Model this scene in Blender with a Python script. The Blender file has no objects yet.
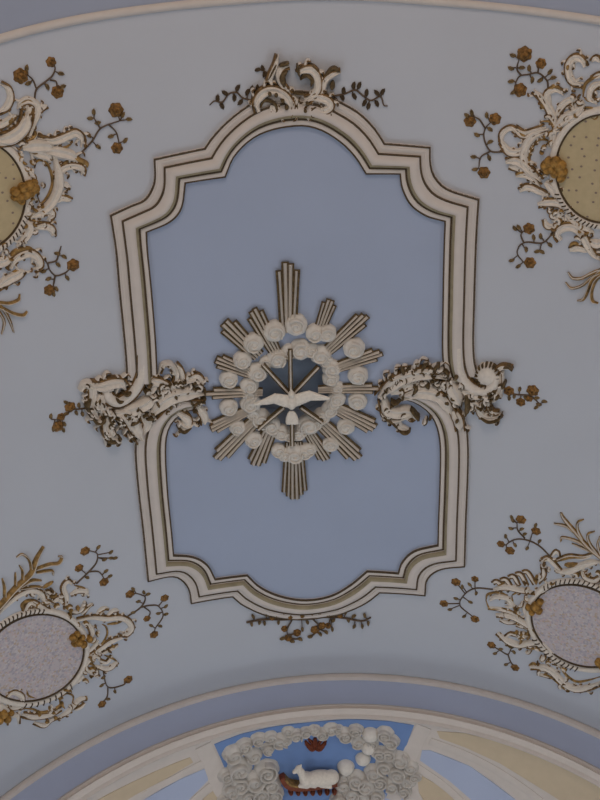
import bpy, bmesh, math, random
from mathutils import Vector, Matrix
from mathutils.geometry import delaunay_2d_cdt
random.seed(7)
sc = bpy.context.scene
COL = sc.collection
PI = math.pi

# ------------------------------------------------------------------ camera
F = 1000.0
ELEV = math.radians(60.0)
CAM = Vector((-0.331, 0.0, 1.6))
MROT = Matrix.Rotation(-0.0753, 3, 'Z') @ Matrix.Rotation(PI / 2 + ELEV, 3, 'X') @ Matrix.Rotation(-0.1299, 3, 'Z')
cd = bpy.data.cameras.new('camera')
cam = bpy.data.objects.new('camera', cd)
COL.objects.link(cam)
cd.sensor_width = 36.0
cd.sensor_fit = 'AUTO'
cd.lens = F / 800.0 * 36.0
cam.matrix_world = Matrix.Translation(CAM) @ MROT.to_4x4()
sc.camera = cam


def ray(p):
    return MROT @ Vector(((p[0] - 300) / F, (400 - p[1]) / F, -1.0))


# ------------------------------------------------------------------ the surfaces of the room
R = 4.38                     # nave vault radius
ZC = 1.6 + 8.0 - R           # springing height
D1 = 8.1125                  # plane of the apse arch
R2, R3 = 3.924, 3.75         # moulding of the apse arch
M = 0.0094                   # metres that one traced unit measures on the vault


class Barrel:
    m = M
    def pix(self, p):
        d = ray(p)
        ox, oz = CAM.x, CAM.z - ZC
        a = d.x * d.x + d.z * d.z
        b = ox * d.x + oz * d.z
        c = ox * ox + oz * oz - R * R
        t = (-b + math.sqrt(b * b - a * c)) / a
        x, z = ox + t * d.x, oz + t * d.z
        return Vector((R * math.atan2(x, z), CAM.y + t * d.y))
    def pt(self, q, h=0.0):
        f = q[0] / R
        return Vector(((R - h) * math.sin(f), q[1], ZC + (R - h) * math.cos(f)))


class Conch:
    rs = 3.80
    c = Vector((0, D1, ZC))
    m = 0.0115
    def pix(self, p):
        d = ray(p).normalized()
        o = CAM - self.c
        b = o.dot(d)
        t = -b + math.sqrt(max(0, b * b - o.dot(o) + self.rs ** 2))
        q = (o + d * t) / self.rs
        th = math.acos(max(-1, min(1, q.z)))
        l = math.hypot(q.x, q.y) or 1e-9
        return Vector((q.x / l * th * self.rs, q.y / l * th * self.rs))
    def pt(self, q, h=0.0):
        l = math.hypot(q[0], q[1]) or 1e-9
        th = l / self.rs
        r = self.rs - h
        return self.c + Vector((r * math.sin(th) * q[0] / l, r * math.sin(th) * q[1] / l, r * math.cos(th)))


VAULT, CONCH = Barrel(), Conch()


# ------------------------------------------------------------------ materials
def mat(name, col, rough=0.8, metal=0.0, vary=0.06, scale=9.0, bump=0.0):
    m = bpy.data.materials.new(name)
    m.use_nodes = True
    nt = m.node_tree
    b = nt.nodes['Principled BSDF']
    b.inputs['Roughness'].default_value = rough
    b.inputs['Metallic'].default_value = metal
    b.inputs['Specular IOR Level'].default_value = 0.25
    tc = nt.nodes.new('ShaderNodeTexCoord')
    nz = nt.nodes.new('ShaderNodeTexNoise')
    nz.inputs['Scale'].default_value = scale
    nz.inputs['Detail'].default_value = 4
    nt.links.new(tc.outputs['Object'], nz.inputs['Vector'])
    rp = nt.nodes.new('ShaderNodeValToRGB')
    rp.color_ramp.elements[0].position = 0.3
    rp.color_ramp.elements[1].position = 0.7
    rp.color_ramp.elements[0].color = (*[c * (1 - vary) for c in col], 1)
    rp.color_ramp.elements[1].color = (*[min(1, c * (1 + vary)) for c in col], 1)
    nt.links.new(nz.outputs['Fac'], rp.inputs['Fac'])
    nt.links.new(rp.outputs['Color'], b.inputs['Base Color'])
    if bump:
        bp = nt.nodes.new('ShaderNodeBump')
        bp.inputs['Strength'].default_value = bump
        bp.inputs['Distance'].default_value = 0.01
        nt.links.new(nz.outputs['Fac'], bp.inputs['Height'])
        nt.links.new(bp.outputs['Normal'], b.inputs['Normal'])
    return m


def mat_spots(name, base, spot, scale, thr):
    m = mat(name, base, 0.85, 0, 0.05, 20)
    nt = m.node_tree
    b = nt.nodes['Principled BSDF']
    src = b.inputs['Base Color'].links[0].from_socket
    tc = nt.nodes['Texture Coordinate']
    v = nt.nodes.new('ShaderNodeTexVoronoi')
    v.inputs['Scale'].default_value = scale
    v.inputs['Randomness'].default_value = 0.55
    nt.links.new(tc.outputs['Object'], v.inputs['Vector'])
    lt = nt.nodes.new('ShaderNodeMath')
    lt.operation = 'LESS_THAN'
    v.voronoi_dimensions = '2D'
    lt.inputs[1].default_value = thr
    nt.links.new(v.outputs['Distance'], lt.inputs[0])
    mx = nt.nodes.new('ShaderNodeMixRGB')
    mx.inputs['Color2'].default_value = (*spot, 1)
    nt.links.new(lt.outputs[0], mx.inputs['Fac'])
    nt.links.new(src, mx.inputs['Color1'])
    nt.links.new(mx.outputs[0], b.inputs['Base Color'])
    return m


def mat_mosaic(name, cols, scale):
    m = mat(name, cols[0], 0.85)
    nt = m.node_tree
    b = nt.nodes['Principled BSDF']
    tc = nt.nodes['Texture Coordinate']
    v = nt.nodes.new('ShaderNodeTexVoronoi')
    v.inputs['Scale'].default_value = scale
    nt.links.new(tc.outputs['Object'], v.inputs['Vector'])
    sp = nt.nodes.new('ShaderNodeSeparateColor')
    nt.links.new(v.outputs['Color'], sp.inputs[0])
    rp = nt.nodes.new('ShaderNodeValToRGB')
    rp.color_ramp.interpolation = 'CONSTANT'
    el = rp.color_ramp.elements
    el[0].position, el[0].color = 0.0, (*cols[0], 1)
    el[1].position, el[1].color = 0.42, (*cols[1], 1)
    for k, c in enumerate(cols[2:]):
        e = el.new(0.42 + 0.56 * (k + 1) / (len(cols) - 1))
        e.color = (*c, 1)
    nt.links.new(sp.outputs[0], rp.inputs['Fac'])
    nt.links.new(rp.outputs['Color'], b.inputs['Base Color'])
    return m


def mat_light(name, col, s):
    m = bpy.data.materials.new(name)
    m.use_nodes = True
    nt = m.node_tree
    nt.nodes.remove(nt.nodes['Principled BSDF'])
    e = nt.nodes.new('ShaderNodeEmission')
    e.inputs[0].default_value = (*col, 1)
    e.inputs[1].default_value = s
    nt.links.new(e.outputs[0], nt.nodes['Material Output'].inputs[0])
    return m


PALE = mat('pale_vault_paint', (0.495, 0.52, 0.575), vary=0.015, scale=1.2)
FIELD = mat('blue_field_paint', (0.355, 0.41, 0.54), vary=0.02, scale=1.5)
BAND = mat('blue_band_paint', (0.42, 0.48, 0.64), vary=0.02, scale=1.5)
BAND_SHADED = mat('shaded_band_blue', (0.33, 0.365, 0.46), vary=0.02, scale=1.5)  # band blue made darker; weaker light at the near arch is put into the colour
DEEP = mat('deep_blue_paint', (0.16, 0.26, 0.50), vary=0.03)
CREAM = mat('cream_plaster', (0.60, 0.545, 0.505), vary=0.03)
WHITE = mat('ivory_stucco', (0.68, 0.62, 0.55), vary=0.06, scale=30, bump=0.15)
TAN = mat('ochre_panel_paint', (0.56, 0.46, 0.33), vary=0.03)
LINE = mat('dark_gilt_line', (0.085, 0.058, 0.032), 0.6, 0.1, 0.25, 40)
GOLD = mat('old_gilding', (0.28, 0.172, 0.06), 0.5, 0.12, 0.6, 24)
BOWM = mat('bright_gilding', (0.31, 0.17, 0.042), 0.5, 0.12, 0.6, 30)
EDGE = mat('worn_gilt_edge', (0.17, 0.10, 0.04), 0.55, 0.1, 0.6, 30)
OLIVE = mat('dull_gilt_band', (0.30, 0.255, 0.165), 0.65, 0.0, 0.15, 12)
ROSE = mat('gilded_rose', (0.205, 0.105, 0.03), 0.55, 0.12, 0.7, 40)
LEAFM = mat('gilded_leaf', (0.20, 0.135, 0.06), 0.55, 0.1, 0.5, 40)
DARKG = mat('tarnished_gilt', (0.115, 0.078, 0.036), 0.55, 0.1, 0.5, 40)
STEM = mat('gilded_stem', (0.13, 0.09, 0.06), 0.6, 0.1, 0.2, 40)
CLOUD = mat('cloud_stucco', (0.68, 0.64, 0.585), vary=0.05, scale=25, bump=0.2)
GREYCLOUD = mat('grey_cloud_stucco', (0.56, 0.525, 0.485), vary=0.10, scale=14, bump=0.3)
WELLM = mat('oculus_paint', (0.36, 0.42, 0.52))
LAMBM = mat('lamb_stucco', (0.72, 0.66, 0.58), vary=0.08, scale=40, bump=0.4)
RED = mat('red_gilt', (0.19, 0.055, 0.03), 0.5, 0.1, 0.3, 40)
STONE = mat('floor_stone', (0.42, 0.39, 0.35), 0.6)
WALLP = mat('wall_plaster', (0.62, 0.60, 0.57))
DOTS = mat_spots('ochre_spotted_field', (0.47, 0.385, 0.235), (0.22, 0.17, 0.14), 11.5, 0.10)
MOSAIC = mat_mosaic('rosy_speckled_field', [(0.50, 0.455, 0.47), (0.44, 0.40, 0.45), (0.53, 0.43, 0.43),
                                            (0.38, 0.36, 0.40), (0.47, 0.38, 0.31), (0.55, 0.51, 0.51)], 52)
DAY = mat_light('daylight_glass', (0.78, 0.89, 1.0), 8.6)
APSE = mat_light('bright_daylight_glass', (0.80, 0.90, 1.0), 7.0)
MID = mat_light('soft_daylight_glass', (0.95, 0.96, 1.0), 1.8)
WARM = mat_light('warm_daylight_glass', (1.0, 0.84, 0.71), 1.8)
REAR = mat_light('rear_daylight_glass', (1.0, 0.82, 0.69), 8.0)


# ------------------------------------------------------------------ mesh helpers
class MB:
    def __init__(self):
        self.v, self.f, self.mi, self.cur = [], [], [], 0
    def grid(self, rows, close_u=False, close_v=False, cap=False):
        b = len(self.v)
        n, k = len(rows), len(rows[0])
        for r in rows:
            self.v += [tuple(p) for p in r]
        for i in range(n if close_u else n - 1):
            for j in range(k if close_v else k - 1):
                i2, j2 = (i + 1) % n, (j + 1) % k
                self.f.append((b + i * k + j, b + i * k + j2, b + i2 * k + j2, b + i2 * k + j))
                self.mi.append(self.cur)
        if cap:
            self.mi += [self.cur] * 2
            self.f.append(tuple(b + j for j in range(k)))
            self.f.append(tuple(b + (n - 1) * k + j for j in range(k)))
    def tri(self, verts, faces):
        b = len(self.v)
        self.v += [tuple(p) for p in verts]
        self.f += [tuple(b + i for i in f) for f in faces]
        self.mi += [self.cur] * len(faces)
    def build(self, name, material, parent=None, smooth=True, top=None):
        me = bpy.data.meshes.new(name)
        off = Vector((0, 0, 0))
        if parent is not None:
            q = parent
            while q.parent is not None:
                q = q.parent
            off = q.location.copy()
        elif top is not None:
            off = Vector(top)
        me.from_pydata([tuple(Vector(p) - off) for p in self.v], [], self.f)
        if any(self.mi):
            me.polygons.foreach_set('material_index', self.mi)
        bm = bmesh.new()
        bm.from_mesh(me)
        bmesh.ops.recalc_face_normals(bm, faces=bm.faces)
        bm.to_mesh(me)
        bm.free()
        if smooth:
            for p in me.polygons:
                p.use_smooth = True
            me.set_sharp_from_angle(angle=math.radians(50))
        for mt in (material if isinstance(material, (list, tuple)) else (material,)):
            me.materials.append(mt)
        o = bpy.data.objects.new(name, me)
        COL.objects.link(o)
        if parent is not None:
            o.parent = parent
        elif top is not None:
            o.location = off
        return o


def tag(o, label, cat, group=None):
    o['label'] = label
    o['category'] = cat
    if group:
        o['group'] = group
    return o


def thing(name, label, cat, loc, group=None):
    o = bpy.data.objects.new(name, None)
    o.empty_display_size = 0.2
    COL.objects.link(o)
    o.location = loc
    return tag(o, label, cat, group)


def struct(o):
    o['kind'] = 'structure'
    return o


def smooth_path(pts, n=6, closed=False):
    P = [Vector(p) for p in pts]
    if len(P) == 2:
        return [P[0].lerp(P[1], i / n) for i in range(n + 1)]
    out = []
    k = len(P)
    for i in range(k if closed else k - 1):
        if closed:
            a, b, c, d = P[i - 1], P[i], P[(i + 1) % k], P[(i + 2) % k]
        else:
            b, c = P[i], P[i + 1]
            a = P[i - 1] if i else b * 2 - c
            d = P[i + 2] if i + 2 < k else c * 2 - b
        for j in range(n):
            t = j / n
            out.append(0.5 * ((2 * b) + (c - a) * t + (2 * a - 5 * b + 4 * c - d) * t * t + (3 * b - a - 3 * c + d) * t ** 3))
    if not closed:
        out.append(P[-1])
    return out


def normals(path, closed=False):
    out = []
    k = len(path)
    for i in range(k):
        a = path[i - 1] if (i or closed) else path[i]
        b = path[(i + 1) % k] if (i + 1 < k or closed) else path[i]
        t = (b - a)
        l = t.length or 1e-9
        out.append(Vector((-t.y / l, t.x / l)))
    return out


def interp(u, xs, ys):
    for i in range(len(xs) - 1):
        if u <= xs[i + 1]:
            t = (u - xs[i]) / (xs[i + 1] - xs[i])
            t = t * t * (3 - 2 * t)
            return ys[i] + (ys[i + 1] - ys[i]) * t
    return ys[-1]


PROF = {'round': ([-1, -.85, -.5, 0, .5, .85, 1], [0, .5, .86, 1, .86, .5, 0]),
        'vein': ([-1, -.9, -.55, -.2, 0, .2, .55, .9, 1], [0, .6, 1, .74, .62, .74, 1, .6, 0]),
        'ridge': ([-1, 0, 1], [0, 1, 0]),
        'box': ([-1, -.94, .94, 1], [.9, 1, 1, .9])}


def stroke(mb, S, pts, w, ends=(.55, .35), H=None, base=0.0, prof='round', n=5, offset=0.0, bury=0.006, param=False):
    """a modelled band of stucco that follows a path over a surface"""
    q = pts if param else [S.pix(p) for p in pts]
    path = smooth_path(q, n)
    nm = normals(path)
    W = w * S.m
    if H is None:
        H = 0.5 * W
    xs, hs = PROF[prof]
    rows = []
    k = len(path) - 1
    for i, p in enumerate(path):
        u = i / k
        s = interp(u, [0, .3, .7, 1], [ends[0], 1, .92, ends[1]])
        hw = W * s / 2
        ce = p + nm[i] * offset * S.m * s
        hh = H * (0.45 + 0.55 * s)
        row = [S.pt(ce - nm[i] * hw, -bury)]
        row += [S.pt(ce + nm[i] * hw * x, base + hh * y) for x, y in zip(xs, hs)]
        row += [S.pt(ce + nm[i] * hw, -bury)]
        rows.append(row)
    mb.grid(rows, cap=True)


def dome(mb, S, c, r, H, lobes=0, amp=0.0, rot=0.0, rings=(0, .25, .5, .75, .92, 1), prof=None, seg=18, base=0.0, param=False, squash=1.0, ang=0.0, bury=0.006):
    q = c if param else S.pix(c)
    rr = r * S.m
    rows = []
    ca, sa = math.cos(ang), math.sin(ang)
    for t in rings:
        row = []
        for j in range(seg):
            a = 2 * PI * j / seg
            k = 1 + amp * math.cos(lobes * a + rot) * t if lobes else 1
            x, y = rr * t * k * math.cos(a), rr * t * k * math.sin(a) * squash
            h = math.sqrt(max(0, 1 - t * t)) if prof is None else prof(t, a)
            row.append(S.pt(q + Vector((x * ca - y * sa, x * sa + y * ca)), base + H * h))
        rows.append(row)
    row = []
    for j in range(seg):
        a = 2 * PI * j / seg
        k = 1 + amp * math.cos(lobes * a + rot) if lobes else 1
        x, y = rr * k * math.cos(a), rr * k * math.sin(a) * squash
        row.append(S.pt(q + Vector((x * ca - y * sa, x * sa + y * ca)), -bury))
    rows.append(row)
    mb.grid(rows, close_v=True)


def inside(p, poly):
    c = False
    j = len(poly) - 1
    for i in range(len(poly)):
        a, b = poly[i], poly[j]
        if (a[1] > p[1]) != (b[1] > p[1]) and p[0] < (b[0] - a[0]) * (p[1] - a[1]) / (b[1] - a[1]) + a[0]:
            c = not c
        j = i
    return c


def fill(mb, S, poly, h, hole=None, step=0.12, skirt=True):
    """a thin painted field that follows the curve of the surface"""
    poly = [Vector(p) for p in poly]
    vs = list(poly)
    ed = [(i, (i + 1) % len(poly)) for i in range(len(poly))]
    if hole:
        b = len(vs)
        vs += [Vector(p) for p in hole]
        ed += [(b + i, b + (i + 1) % len(hole)) for i in range(len(hole))]
    x0, x1 = min(p.x for p in poly), max(p.x for p in poly)
    y0, y1 = min(p.y for p in poly), max(p.y for p in poly)
    x = x0 + step / 2
    while x < x1:
        y = y0 + step / 2
        while y < y1:
            p = Vector((x, y))
            if inside(p, poly) and not (hole and inside(p, hole)):
                vs.append(p)
            y += step
        x += step
    r = delaunay_2d_cdt(vs, ed, [], 0, 1e-6)
    V, T = r[0], r[2]
    fs = []
    for t in T:
        c = sum((V[i] for i in t), Vector((0, 0))) / len(t)
        if inside(c, poly) and not (hole and inside(c, hole)):
            fs.append(t)
    mb.tri([S.pt(p, h) for p in V], fs)
    if skirt:
        for loop in ([poly] + ([hole] if hole else [])):
            mb.grid([[S.pt(p, h) for p in loop], [S.pt(p, -0.006) for p in loop]], close_v=True)


# ------------------------------------------------------------------ the room shell
HOLE_C = VAULT.pix((294, 394))
HOLE_R = 0.40
Y0, Y1 = -5.0, D1


def vault_block(mb, s0, s1, y0, y1):
    ns, ny = max(1, round(abs(s1 - s0) / 0.15)), max(1, round((y1 - y0) / 0.6))
    mb.grid([[VAULT.pt((s0 + (s1 - s0) * i / ns, y0 + (y1 - y0) * j / ny)) for j in range(ny + 1)] for i in range(ns + 1)])


mb = MB()
a = 0.6
hs, hy = HOLE_C
SE = R * PI / 2
vault_block(mb, -SE, hs - a, Y0, Y1)
vault_block(mb, hs + a, SE, Y0, Y1)
vault_block(mb, hs - a, hs + a, Y0, hy - a)
vault_block(mb, hs - a, hs + a, hy + a, Y1)
rows = []
for i in range(5):
    row = []
    for j in range(64):
        an = 2 * PI * j / 64
        c, s = math.cos(an), math.sin(an)
        k = a / max(abs(c), abs(s))
        d = HOLE_R + (k - HOLE_R) * i / 4
        row.append(VAULT.pt((hs + c * d, hy + s * d)))
    rows.append(row)
mb.grid(rows, close_v=True)
ceiling = struct(mb.build('ceiling', PALE))

# oculus well behind the dove
mb = MB()
ring = [Vector((hs + HOLE_R * math.cos(2 * PI * j / 48), hy + HOLE_R * math.sin(2 * PI * j / 48))) for j in range(48)]
mb.grid([[VAULT.pt(p, h) for p in ring] for h in (0.012, -0.12, -0.26, -0.38)], close_v=True)
mb.grid([[VAULT.pt(Vector((hs, hy)).lerp(p, t), -0.38) for p in ring] for t in (1, .5, .02)], close_v=True)
mb.build('oculus', WELLM, ceiling)

# front wall with the arch into the apse
mb = MB()
N = 72


def arc(r, y):
    return [Vector((r * math.cos(PI - PI * i / N), y, ZC + r * math.sin(PI * i / N))) for i in range(N + 1)]


def leg_arc(r, y):
    return [Vector((-r, y, 0))] + arc(r, y) + [Vector((r, y, 0))]


mb.grid([leg_arc(R + 0.02, D1), leg_arc((R + R2) / 2, D1), leg_arc(R2 - 0.02, D1)])
wall_front = struct(mb.build('wall_front', BAND))


def arch_trim(name, prof, material):
    """prof: (radius, towards the viewer) pairs"""
    m = MB()
    m.grid([leg_arc(r, D1 - d) for r, d in prof])
    return struct(m.build(name, material))


arch_trim('trim_1', [(R + .01, .0), (R + .0, .028), (R - .03, .04), (R - .062, .034), (R - .075, 0)], CREAM)
arch_trim('trim_2', [(R2 + .01, 0), (R2, .05), (R2 - .035, .07), (R2 - .05, .045), (R2 - .065, .045), (R2 - .10, .085), (R2 - .125, .06),
                     (R2 - .135, .035), (R2 - .155, .03), (R3, .02), (R3 + .01, .0), (R3 + .07, -.01)], CREAM)

# apse: half dome over a round wall
mb = MB()
rows = []
for i in range(0, 41):
    al = -PI / 2 + PI * i / 40
    row = [CONCH.c + Vector((CONCH.rs * math.sin(al), CONCH.rs * math.cos(al), -ZC))]
    for j in range(25):
        th = PI / 2 * (1 - j / 24)
        th = max(th, 0.002)
        row.append(CONCH.c + Vector((CONCH.rs * math.sin(th) * math.sin(al), CONCH.rs * math.sin(th) * math.cos(al), CONCH.rs * math.cos(th))))
    rows.append(row)
mb.grid(rows)
wall_apse = struct(mb.build('wall_apse', CREAM))


def panel(pts, material, n=5, h=0.006):
    # carry the lower ends on towards the springing of the half dome
    def further(p):
        if p[1] < 815:
            return p
        return (p[0] + (p[0] - 312) * .42, p[1] + 62)
    pts = [further(p) for p in pts]
    m = MB()
    fill(m, CONCH, [CONCH.pix(p) for p in pts], h, step=0.15)
    return m.build('painted_panel', material, wall_apse)


panel([(190, 757), (160, 769), (130, 783), (95, 801), (60, 822), (105, 822), (128, 801), (160, 782), (193, 762)], TAN)
panel([(206, 768), (180, 779), (143, 800), (110, 822), (165, 822), (188, 800), (208, 780)], BAND)
panel([(214, 790), (205, 797), (185, 822), (222, 822), (229, 803)], TAN)
panel([(437, 731), (465, 733), (500, 742), (550, 760), (600, 784), (640, 808), (660, 830), (610, 830), (560, 800), (500, 763), (465, 747), (440, 738)], TAN)
panel([(422, 750), (430, 750), (470, 766), (515, 799), (540, 822), (500, 822), (472, 800), (450, 781), (420, 760)], BAND)
panel([(417, 773), (440, 786), (460, 800), (480, 822), (425, 822), (419, 792)], TAN)
panel([(391, 790), (404, 800), (412, 822), (372, 822), (376, 800)], BAND)
panel([(214, 744), (240, 734), (275, 726), (310, 722), (350, 719), (390, 721), (414, 725), (404, 752), (398, 775), (385, 800), (370, 822), (250, 822), (236, 800), (228, 776), (220, 757)], DEEP)


def rib(pts, w):
    if pts[-1][1] > 810:
        pts = pts + [(pts[-1][0] + (pts[-1][0] - 312) * .40, pts[-1][1] + 60)]
    m = MB()
    stroke(m, CONCH, pts, w, ends=(1, 1), H=0.010, prof='box', n=6)
    return m.build('rib', CREAM, wall_apse)


rib([(203, 745), (212, 765), (220, 787), (232, 815)], 15)
rib([(424, 726), (411, 752), (404, 772), (393, 800)], 14)
rib([(205, 762), (170, 780), (135, 798), (105, 818)], 8)
rib([(211, 785), (190, 803), (172, 822)], 7)
rib([(430, 741), (480, 761), (535, 796), (565, 822)], 9)
rib([(416, 766), (446, 787), (480, 818)], 8)

# walls, floor and the windows that light the room
def quad(name, pts, material):
    m = MB()
    m.tri([Vector(p) for p in pts], [(0, 1, 2, 3)])
    return struct(m.build(name, material, smooth=False))


quad('floor', [(-R, Y0, 0), (R, Y0, 0), (R, D1 + 4, 0), (-R, D1 + 4, 0)], STONE)
for side, x in (('left', -R), ('right', R)):
    quad('wall_' + side, [(x, Y0, 0), (x, Y1, 0), (x, Y1, ZC), (x, Y0, ZC)], WALLP)
m = MB()
b0 = leg_arc(R, Y0)
m.tri(b0, [tuple(range(len(b0)))])
struct(m.build('wall_back', WALLP, smooth=False))
wn = 0


def window(c, ax, w, h, nrm, material):
    """arched window: stone frame and a pane of bright glass"""
    global wn
    wn += 1
    c, ax, nrm = Vector(c), Vector(ax), Vector(nrm)
    up = Vector((0, 0, 1))
    def loop(k, d):
        out = [c - ax * (w / 2 + k) - up * (h / 2 + k) + nrm * d]
        for i in range(17):
            t = PI - PI * i / 16
            out.append(c + ax * (w / 2 + k) * math.cos(t) + up * (h / 2 - w / 2 + (w / 2 + k) * math.sin(t)) + nrm * d)
        out.append(c + ax * (w / 2 + k) - up * (h / 2 + k) + nrm * d)
        return out
    f = MB()
    f.grid([loop(.12, 0), loop(.12, .05), loop(0, .05), loop(-.02, .01)], close_v=True)
    fr = struct(f.build('window_%d' % wn, CREAM, smooth=False))
    g = MB()
    l = loop(-.015, .012)
    g.tri(l, [tuple(range(len(l)))])
    g.build('glass', material, fr, smooth=False)


for y in (-2.5, 1.8, 6.1):
    for s in (-1, 1):
        window((s * (R - .005), y, 3.2), (0, 1, 0), 1.5, 3.0, (-s, 0, 0), DAY if y > 4 else (MID if y > 0 else WARM))
window((0, Y0 + .005, 3.6), (1, 0, 0), 3.0, 4.6, (0, 1, 0), REAR)
for al in (-0.95, 0.95):
    n_ = Vector((math.sin(al), math.cos(al), 0))
    window(CONCH.c + n_ * (CONCH.rs - .12) + Vector((0, 0, 2.9 - ZC)), (n_.y, -n_.x, 0), 1.1, 2.8, tuple(-n_), APSE)

# moulding of the next transverse arch at the near end of the bay
topline = [(-60, 60), (0, 38.5), (60, 23), (120, 12.5), (190, 4), (250, -1), (310, -4), (370, -3), (430, 1), (490, 6), (545, 12.5), (600, 20.5), (660, 32)]
tp = [VAULT.pix(p) for p in topline]
for k, (e0, e1) in enumerate(((tp[1], tp[0]), (tp[-2], tp[-1]))):
    sl = (e1.y - e0.y) / abs(e1.x - e0.x)
    sg = -1 if k == 0 else 1
    ext = [Vector((sg * s_, e1.y + sl * .6 * (s_ - abs(e1.x)))) for s_ in (4.2, 5.2, 6.2, 6.86)]
    tp = list(reversed(ext)) + tp if k == 0 else tp + ext
mb = MB()
stroke(mb, VAULT, tp, 7, ends=(1, 1), H=0.035, prof='round', n=6, param=True)
struct(mb.build('trim_3', CREAM))
mb = MB()
up = smooth_path(tp, 4)
fill(mb, VAULT, up + [Vector((p.x, p.y - 0.7)) for p in reversed(up)], 0.008, step=0.15)
mb.build('painted_band', BAND_SHADED, ceiling)

# ------------------------------------------------------------------ the great frame
UP_O = [[(125, 378), (125, 365), (123, 340), (118, 290), (114.5, 250), (109, 214)],
        [(109, 214), (128.5, 205), (142.5, 199), (150, 189), (153.5, 177), (153, 158)],
        [(153, 158), (204, 147)],
        [(204, 147), (212.5, 135), (230, 117.5), (253, 101), (272, 93), (292, 89.5), (312, 91), (328, 95), (343, 102), (360, 112), (375, 127), (385, 142)],
        [(385, 142), (431, 146)],
        [(431, 146), (431.5, 163), (436, 176), (449, 188), (480, 198)],
        [(480, 198), (478.5, 220), (477, 250), (475.5, 300), (474.5, 340), (476, 362), (480, 374)]]
UP_I = [[(158, 382), (156.5, 372), (155, 340), (151, 290), (147, 250), (146, 231)],
        [(146, 231), (169, 221), (181, 207), (185, 182)],
        [(185, 182), (225, 176)],
        [(225, 176), (233.5, 156), (251, 138.5), (272, 129), (300, 125), (320, 129), (340, 141), (355, 156), (366, 173)],
        [(366, 173), (400, 173)],
        [(400, 173), (402, 187), (411, 204), (427, 215), (445, 220)],
        [(445, 220), (444, 250), (443, 300), (442.5, 345), (444, 365), (448, 380)]]
LO_O = [[(196, 393), (175, 394), (155, 402), (140, 420), (134, 443), (136, 480), (141.7, 530), (146.7, 580)],
        [(146.7, 580), (170, 575), (181, 579), (188, 589), (190, 602)],
        [(190, 602), (231.7, 595)],
        [(231.7, 595), (243, 604), (267, 614), (300, 618), (333, 614), (350, 609), (367, 601), (380, 591)],
        [(380, 591), (426, 594)],
        [(426, 594), (428, 578), (441, 568), (465.7, 565)],
        [(465.7, 565), (467, 520), (469, 470), (469, 440), (466, 420), (455, 402), (430, 388), (405, 386)]]
LO_I = [[(203, 406), (188, 409), (175, 416.7), (167, 430), (165, 450), (167, 490), (171, 530), (173, 553)],
        [(173, 553), (193, 555), (207, 563), (215, 577)],
        [(215, 577), (247, 573)],
        [(247, 573), (260, 585), (280, 594), (305, 598), (330, 594), (350, 583), (367, 569)],
        [(367, 569), (398, 571)],
        [(398, 571), (402, 560), (414, 549), (438, 543)],
        [(438, 543), (438.5, 520), (440, 480), (440, 440), (433, 416), (417.5, 402), (398.5, 396)]]


def resample(pts, n):
    path = smooth_path(pts, 10)
    L = [0]
    for i in range(1, len(path)):
        L.append(L[-1] + (path[i] - path[i - 1]).length)
    out = []
    j = 0
    for k in range(n + 1):
        d = L[-1] * k / n
        while j < len(L) - 2 and L[j + 1] < d:
            j += 1
        t = (d - L[j]) / ((L[j + 1] - L[j]) or 1e-9)
        out.append(path[j].lerp(path[j + 1], min(1, t)))
    return out


def rails(O, I):
    ro, ri = [], []
    for so, si in zip(O, I):
        n = 26 if len(so) > 5 else (14 if len(so) > 2 else 6)
        a_, b_ = resample([VAULT.pix(p) for p in so], n), resample([VAULT.pix(p) for p in si], n)
        if ro:
            a_, b_ = a_[1:], b_[1:]
        ro += a_
        ri += b_
    return ro, ri


# profile across the moulding, outer edge (0) to inner edge (1): height above the vault
FPROF = [(0, -.006), (0, .030), (.02, .036), (.10, .036), (.115, .042), (.19, .042), (.205, .036), (.29, .036), (.31, .044), (.33, .050), (.36, .050),
         (.42, .068), (.50, .080), (.58, .083), (.66, .075), (.72, .062), (.76, .042), (.78, .030), (.82, .030), (.835, .038), (.87, .042), (.95, .042), (1.0, .034), (1.0, -.006)]
frame = thing('ceiling_frame', 'large cream moulded frame with dark lines around the blue ceiling field', 'ceiling frame', VAULT.pt(VAULT.pix((295, 350))))
hts = {0.0: .037, .325: .052, .79: .034, .985: .040}


def moulding(name, O, I):
    ro, ri = rails(O, I)
    m = MB()
    m.grid([[VAULT.pt(o.lerp(i, t), h) for t, h in FPROF] for o, i in zip(ro, ri)], cap=True)
    part = m.build(name, CREAM, frame)
    for t0, t1, h in ((.0, .05, .040), (.30, .355, .054), (.765, .83, .036), (.955, 1.005, .043)):
        g = MB()
        g.grid([[VAULT.pt(o.lerp(i, t), hh) for t, hh in ((t0, h - .02), (t0, h), ((t0 + t1) / 2, h + .004), (t1, h), (t1, h - .02))] for o, i in zip(ro, ri)], cap=True)
        g.build('gilt_line', LINE, part)
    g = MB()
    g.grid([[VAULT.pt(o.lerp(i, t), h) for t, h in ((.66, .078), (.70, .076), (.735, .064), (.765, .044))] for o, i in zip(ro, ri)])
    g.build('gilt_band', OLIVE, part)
    return ro, ri


uo, ui = moulding('upper_moulding', UP_O, UP_I)
lo, li = moulding('lower_moulding', LO_O, LO_I)

# blue field inside the frame
def outset(a_, b_, t):
    return [x.lerp(y, t) for x, y in zip(a_, b_)]


poly = outset(ui, uo, .06) + [VAULT.pix((436, 384))] + list(reversed(outset(li, lo, .06))) + [VAULT.pix((182, 398)), VAULT.pix((165, 392))]
mb = MB()
fill(mb, VAULT, poly, 0.010, hole=ring, step=0.14)
mb.build('painted_field', FIELD, ceiling)


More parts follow.
